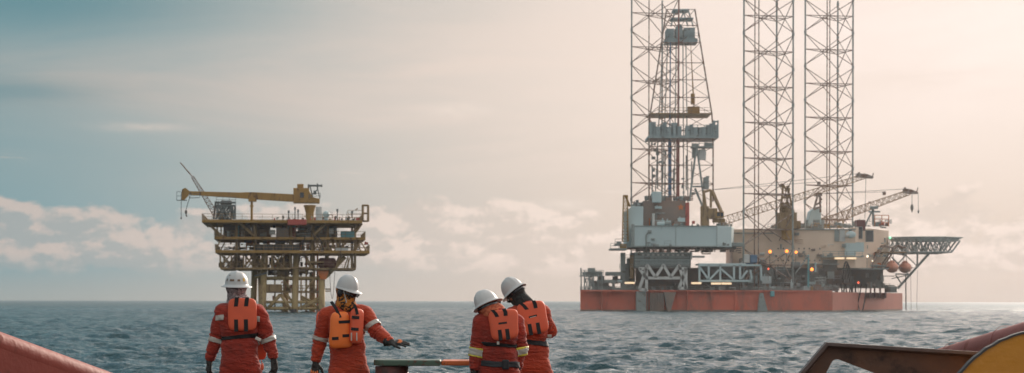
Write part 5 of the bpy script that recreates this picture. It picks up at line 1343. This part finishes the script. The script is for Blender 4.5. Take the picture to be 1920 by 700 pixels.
def person(base, Yp, label, To, HM, arms, hips_dx, cloth_m, seed, legs_px=None):
    root = empty('person', base, label, 'person', 'crew in orange red coveralls and white helmets')
    # the body itself
    mb = MB(); mb.rings([To.ring(t, a * .8, b_ * .8, c) for t, a, b_, c in SEC]); add_head(mb, HM)
    chain(mb, [To.n - (To.n - To.p).normalized() * .05, HM @ Vector((0, -.02, -.06))], [.060, .056], 16)
    kx = To.R @ Vector((1, 0, 0)); fwd = To.R @ Vector((0, 1, 0)); hipz = To.p + Vector((0, 0, .04)); legs = []
    for sx in (-1, 1):
        hp = hipz + kx * sx * .09; kn = Vector((To.p.x + kx.x * sx * (.11 + hips_dx), To.p.y + kx.y * sx * .13, DECK + .50)) + fwd * .03; an = Vector((kn.x + kx.x * sx * (.02 + hips_dx), kn.y, DECK + .09)) - fwd * .03
        legs.append((hp, kn, an))
    for hp, kn, an in legs: chain(mb, [hp, kn, an], [.078, .052, .036], 12); chain(mb, [an - Vector((0, 0, .04)) - fwd * .03, an - Vector((0, 0, .055)) + fwd * .13], [.034, .032], 10)
    for sh, elb, wr, _ in arms: chain(mb, [sh, elb, wr], [.050, .037, .026], 12)
    link('body', remesh(mb, .0085, 2), P['skin'], root)
    # coverall
    mb = MB(); mb.rings([To.ring(t, a, b_, c) for t, a, b_, c in SEC])
    for hp, kn, an in legs: chain(mb, [hp, kn, an], [.108, .082, .070], 16)
    for sh, elb, wr, _ in arms:
        m1 = sh.lerp(elb, .5); m2 = elb.lerp(wr, .55)
        chain(mb, [To.p.lerp(To.n, .86) * .5 + sh * .5, sh], [.084, .082], 16)
        chain(mb, [sh, m1, elb, m2, wr - (wr - elb).normalized() * .01], [.079, .071, .065, .058, .046], 16)
    cov = link('coverall', remesh(mb, .0080, 1, fold=.0115, seed=seed, rough_xyz=(3.4, 3.4, 9), joints=[(a_[1], ((a_[2] - a_[0]).normalized()), .10) for a_ in arms] + [(a_[2], ((a_[2] - a_[1]).normalized()), .07) for a_ in arms] + [(To.p.lerp(To.n, .42), Vector((0, 0, 1)), .17), (To.p.lerp(To.n, .16), Vector((0, 0, 1)), .16)]), P[cloth_m], root)
    # collar
    mb = MB(); ax = (To.n - To.p).normalized(); c0 = To.n - ax * .045
    mb.rings([[c0 + ax * h_ + To.R @ Vector((math.cos(t) * r, math.sin(t) * r * .95, 0)) for t in np.linspace(0, 2*PI, 33)[:-1]] for h_, r in ((-.01, .110), (.030, .100), (.055, .094), (.060, .088), (.03, .086), (-.01, .09))], caps=False)
    mb.build('collar', P[cloth_m], root, smooth=True)
    for hp, kn, an in legs:
        mb = MB(); chain(mb, [an + Vector((0, 0, .12)), an - Vector((0, 0, .03))], [.062, .056], 14); chain(mb, [an - Vector((0, 0, .035)) - fwd * .035, an - Vector((0, 0, .045)) + fwd * .15], [.050, .046], 14)
        me = remesh(mb, .009, 2)
        for v in me.vertices: v.co.z = max(v.co.z, DECK + .004)
        link('boot', me, P['boot'], root)
    return root, cov

def pp(px, py, Y=20.0): return at(px, py, Y)

# ---- worker A: seen from behind at the left
Y = 20.0
ToA = Torso(pp(451, 700), pp(446, 564), 0.0, fat=.96)
HA = head_matrix(pp(443.5, 543, Y), math.radians(4), math.radians(2), math.radians(1), 1.0)
aA = [(pp(419, 585), pp(405, 636, Y + .02), pp(394, 671, Y + .06), 0), (pp(483, 585), pp(502, 636, Y + .02), pp(512, 668, Y - .02), 0)]
A, covA = person((pp(451, 0).x, Y, DECK), Y, 'worker seen from behind with grey paisley scarf and stickers on the helmet', ToA, HA, aA, .01, 'red', 1)
helmet(A, HA, True, stickers=True, s=.98, sz=.86)
hood(A, HA, 'paisley', pp(446, 566), label='grey paisley scarf wound round the head', bulk=1.1)
mA = Matrix.Translation(pp(454, 590, Y - .140)) @ Matrix.Rotation(math.radians(-1), 4, 'Y')
vA = foam(A, mA, .27, .305, .046, 'vest', curve=.9, name='life_vest')
for x in (-.055, .040): on_panel(mA, [(x + .012, .16), (x + .006, .12), (x, .075)], .037, .004, .9, 'strap', 'strap', vA, .0205)
for x in (-.055, .037): on_panel(mA, [(x, -.045), (x, -.10), (x, -.158)], .037, .004, .9, 'strap', 'strap', vA, .0205)
trunk_band(A, covA, ToA, .475, .530, 'vest_strap', 'strap', tilt=math.radians(-6), off=.006, arms=[(a[0], a[1], .085) for a in aA])
mb = MB(); p = pp(484, 636, Y - .115); mb.bar(p + Vector((-.025, 0, .012)), p + Vector((.025, .01, -.012)), .008, .03, up=(0, 0, 1)); mb.build('buckle', P['metal'], A, bevel=.003)
trunk_band(A, covA, ToA, .765, .835, 'back_tape', 'tape', xr=(-.2, -.12), off=.004, tilt=math.radians(-8)); trunk_band(A, covA, ToA, .755, .825, 'back_tape', 'tape', xr=(.105, .21), off=.004, tilt=math.radians(8))
for sh, e, w_, _ in aA: arm_band(A, covA, sh, e, .94, 1.09, .10, 'sleeve_tape', 'tape')
glove(A, aA[0][2] + Vector((-.005, 0, -.03)), (-.12, .1, -1), (.8, .5, 0), [.35, .4, .45, .5, .5], .12, thumb_side=-1)
glove(A, aA[1][2] + Vector((.005, 0, -.03)), (.10, .1, -1), (-.8, .5, 0), [.35, .4, .45, .5, .5], .12, thumb_side=1)
mb = MB(); mb.ball(pp(492, 688, Y - .05), .014, .014, .035, 12, 8); mb.tube(pp(490, 676, Y - .06), pp(492, 686, Y - .05), .004); mb.build('whistle', P['vest'], A, smooth=True)
# front of the vest shows past the flank
foam(A, Matrix.Translation(pp(484, 645, Y + .115)) @ Matrix.Rotation(math.radians(200), 4, 'Z'), .16, .30, .07, 'vest', name='vest_front')

# ---- worker B: facing the camera, arm stretched out over the bollard
Y = 20.15
yawB = math.radians(180 + 24)
ToB = Torso(pp(654, 704, Y), pp(648, 566, Y), yawB, fat=.94)
HB = head_matrix(pp(650, 550, Y - .02), math.radians(180 + 52), math.radians(-7), math.radians(5), .94)
aB = [(pp(684, 590, Y + .05), pp(706, 622, Y - .03), pp(729, 640, Y - .15), 0), (pp(613, 592, Y - .02), pp(600, 640, Y), pp(593, 675, Y - .04), 0)]
B, covB = person((pp(654, 0, Y).x, Y, DECK), Y, 'worker in patterned hood with one gloved hand stretched out over the bollard', ToB, HB, aB, .03, 'orange', 2)
helmet(B, HB, False, s=.90, sz=.94)
hood(B, HB, 'camo', pp(648, 572, Y - .02), name='hood', label='black and orange patterned hood')
glasses(B, HB, 'sunglasses', strap=False, y=.124)
mb = MB(); mb.bar(HB @ Vector((.092, .03, .045)), HB @ Vector((.070, .085, -.085)), .005, .014, up=HB.to_3x3() @ Vector((1, 0, 0))); mb.build('chin_strap', P['tape'], B)
mb = MB(); mb.ball(HB @ Vector((.094, -.005, -.005)), .02, .032, .04, 14, 10, HB.to_3x3()); mb.ball(HB @ Vector((-.094, -.005, -.005)), .02, .032, .04, 14, 10, HB.to_3x3()); mb.build('ear_guard', P['belt'], B, smooth=True)
RB = Matrix.Rotation(math.radians(24), 4, 'Z')
mB1 = Matrix.Translation(pp(639, 619, Y - .165)) @ RB @ Matrix.Rotation(math.radians(-3), 4, 'Y')
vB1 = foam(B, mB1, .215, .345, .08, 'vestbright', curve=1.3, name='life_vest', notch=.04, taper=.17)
mB2 = Matrix.Translation(pp(669, 612, Y - .13)) @ Matrix.Rotation(math.radians(44), 4, 'Z') @ Matrix.Rotation(math.radians(4), 4, 'Y')
vB2 = foam(B, mB2, .15, .33, .075, 'vest', curve=1.3, name='life_vest', notch=.05)
mB3 = Matrix.Translation(pp(618, 612, Y + .16)) @ Matrix.Rotation(math.radians(24), 4, 'Z'); foam(B, mB3, .26, .30, .06, 'vest', name='vest_back')
for z, x0, x1 in ((.075, -.03, .11), (-.055, .00, .11), (-.075, -.10, -.04)): on_panel(mB1, [(x, z) for x in np.linspace(x0, x1, 6)], .028, .005, 1.3, 'strap', 'strap', vB1, .038, horiz=True)
for z in (.06, -.05): on_panel(mB2, [(x, z + .02) for x in np.linspace(-.09, -.01, 4)], .028, .005, 1.3, 'strap', 'strap', vB2, .037, horiz=True)
mb = MB()
for a_, b_ in (((621, 566), (630, 579)), ((630, 579), (638, 596)), ((664, 572), (668, 580)), ((668, 580), (670, 590))):
    mb.bar(pp(*a_, Y - .13 if a_[0] < 630 else Y - .19), pp(*b_, Y - .19 if a_[0] < 630 else Y - .205), .028, .006, up=(0, -1, .2))
mb.build('shoulder_strap', P['strap'], B)
mb = MB()
for (a_, b_) in (((659, 624), (659, 639)), ((669, 624), (669, 639))): mb.bar(pp(*a_, Y - .215), pp(*b_, Y - .215), .012, .008, up=(0, -1, 0))
mb.build('buckle', P['metal'], B, bevel=.002)
arm_band(B, covB, aB[0][0], aB[0][1], .58, .79, .10, 'sleeve_tape', 'tape'); arm_band(B, covB, aB[1][0], aB[1][1], .82, .97, .10, 'sleeve_tape', 'tape')
d_ = (aB[0][2] - aB[0][1]).normalized()
glove(B, aB[0][2] + d_ * .02, (1, -.1, -.06), (-.05, .35, -1), [.06, .04, .08, .12, .35], .62, guard=True, thumb_side=-1, s=1.06)
glove(B, aB[1][2] + Vector((-.004, 0, -.03)), (-.08, -.1, -1), (.4, .9, 0), [.6, .65, .7, .75, .5], .08, guard=True, thumb_side=1, s=1.05)

# ---- worker C: shorter, from behind, head tipped beside the fourth worker
Y = 19.6
ToC = Torso(pp(936, 712, Y), pp(930, 581, Y), math.radians(-14), fat=.97)
HC_ = head_matrix(pp(917, 577, Y), math.radians(-38), math.radians(-16), math.radians(-36), .97)
aC = [(pp(903, 605, Y), pp(894, 655, Y), pp(889, 690, Y - .03), 0), (pp(966, 606, Y + .06), pp(975, 655, Y + .06), pp(968, 690, Y - .02 + .12), 0)]
C_, covC = person((pp(936, 0, Y).x, Y, DECK), Y, 'worker with coral scarf, yellow edged sleeve bands and black tool belt', ToC, HC_, aC, .0, 'red', 3)
helmet(C_, HC_, True, s=.94, sz=.92)
hood(C_, HC_, 'coral', pp(929, 588, Y), open_face=False, label='knotted coral scarf', bulk=1.04)
glasses(C_, HC_, 'goggles', strap=True, y=.118)
mC = Matrix.Translation(pp(944, 609, Y - .17)) @ Matrix.Rotation(math.radians(-14), 4, 'Z') @ Matrix.Rotation(math.radians(-7), 4, 'Y') @ Matrix.Rotation(math.radians(-5), 4, 'X')
vC = foam(C_, mC, .275, .275, .05, 'vest', curve=.9, name='life_vest', taper=-.08, notch=.03)
for x, l_ in ((-.045, .03), (.035, .0)): on_panel(mC, [(x - .012 - l_, .144), (x - l_ * .5, .11), (x, .075)], .036, .004, .9, 'strap', 'strap', vC, .0225)
for x in (-.035, .035): on_panel(mC, [(x, -.045), (x + .002, -.10), (x + .002, -.143)], .036, .004, .9, 'strap', 'strap', vC, .0225)
on_panel(mC, [(x, .012) for x in (-.04, 0, .04)], .018, .002, .9, 'slot', 'strap', vC, .0235, horiz=True)
trunk_band(C_, covC, ToC, .475, .53, 'vest_strap', 'strap', tilt=math.radians(5), off=.007, arms=[(a[0], a[1], .08) for a in aC])
trunk_band(C_, covC, ToC, .185, .265, 'tool_belt', 'belt', tilt=math.radians(2), off=.008, thick=.006, arms=[(a[1], a[2], .08) for a in aC])
mb = MB(); p = pp(948, 684, Y - .155); mb.box(p.x - .032, p.x + .032, p.y - .03, p.y + .02, p.z - .045, p.z + .045); mb.build('belt_pouch', P['belt'], C_, bevel=.012)
mb = MB(); p = pp(934, 643.5, Y - .15); mb.bar(p - Vector((.012, 0, 0)), p + Vector((.012, 0, 0)), .008, .03, up=(0, 0, 1)); mb.build('buckle', P['metal'], C_, bevel=.002)
for i, (t0, t1) in enumerate(((1.0, 1.22), (1.0, 1.20))):
    sh, e, w_, _ = aC[i]; arm_band(C_, covC, sh, e, t0, t1, .10, 'sleeve_tape', 'tape', off=.004)
    for u0, u1 in ((t0 - .055, t0 + .005), (t1 - .005, t1 + .055)): arm_band(C_, covC, sh, e, u0, u1, .10, 'sleeve_edge', 'hivis', off=.003)
glove(C_, aC[0][2] + Vector((-.004, 0, -.03)), (-.05, .05, -1), (.9, .3, 0), [.5, .5, .55, .6, .5], .1, thumb_side=-1, guard=True)
glove(C_, aC[1][2] + Vector((0, 0, -.03)), (-.25, .3, -.9), (-.9, .3, 0), [.4, .45, .5, .55, .5], .1, thumb_side=1)

# ---- worker D: tall, black hood, leaning in from behind the third worker
Y = 20.75
ToD = Torso(pp(999, 712, Y), pp(984, 567, Y), math.radians(8), fat=1.0)
HD = head_matrix(pp(967.5, 552, Y), math.radians(30), math.radians(-12), math.radians(-31), 1.0)
aD = [(pp(961, 592, Y - .02), pp(962, 640, Y + .1), pp(975, 672, Y + .25), 0), (pp(1016, 588, Y + .02), pp(1031, 622, Y + .10), pp(1012, 604, Y + .30), 0)]
D, covD = person((pp(999, 0, Y).x, Y, DECK), Y, 'tallest worker with black hood, head bent towards the neighbour wearing the tool belt', ToD, HD, aD, .0, 'orange', 4)
helmet(D, HD, True, s=.92, sz=.92)
hood(D, HD, 'black', pp(984, 574, Y), name='hood', label='black hood')
glasses(D, HD, 'goggles', strap=True, y=.122)
mD = Matrix.Translation(pp(999, 596, Y - .15)) @ Matrix.Rotation(math.radians(6), 4, 'Z') @ Matrix.Rotation(math.radians(-9), 4, 'Y') @ Matrix.Rotation(math.radians(-4), 4, 'X')
vD = foam(D, mD, .285, .315, .05, 'vest', curve=.9, name='life_vest', notch=.03)
for x, l_ in ((-.045, .045), (.040, .0)): on_panel(mD, [(x - .01 - l_, .162), (x - l_ * .5, .125), (x, .085)], .037, .004, .9, 'strap', 'strap', vD, .0225)
for x in (-.045, .035): on_panel(mD, [(x, -.055), (x, -.11), (x + .002, -.166)], .037, .004, .9, 'strap', 'strap', vD, .0225)
on_panel(mD, [(x, .012 + x * .1) for x in (-.04, 0, .04)], .018, .002, .9, 'slot', 'strap', vD, .0235, horiz=True)
on_panel(mD, [(x, .006 + x * .1) for x in (-.03, 0, .03)], .006, .002, .9, 'slot_tape', 'tape', vD, .0255, horiz=True)
trunk_band(D, covD, ToD, .455, .52, 'vest_strap', 'strap', tilt=math.radians(7), off=.007, arms=[(a[0], a[1], .08) for a in aD])
mb = MB(); p = pp(1030, 631, Y - .07); mb.bar(p - Vector((.018, 0, -.002)), p + Vector((.022, .02, .002)), .008, .03, up=(0, 0, 1)); mb.build('buckle', P['metal'], D, bevel=.003)
trunk_band(D, covD, ToD, .73, .80, 'back_tape', 'tape', xr=(-.21, -.12), off=.004, tilt=math.radians(-10)); trunk_band(D, covD, ToD, .765, .84, 'back_tape', 'tape', xr=(.12, .21), off=.004, tilt=math.radians(16))
for i in (0, 1):
    e, w_ = aD[i][1], aD[i][2]; dd = (w_ - e).normalized(); glove(D, w_ + dd * .03, dd, (0, 0, -1), [.5, .5, .55, .6, .5], .1, thumb_side=1 if i else -1)
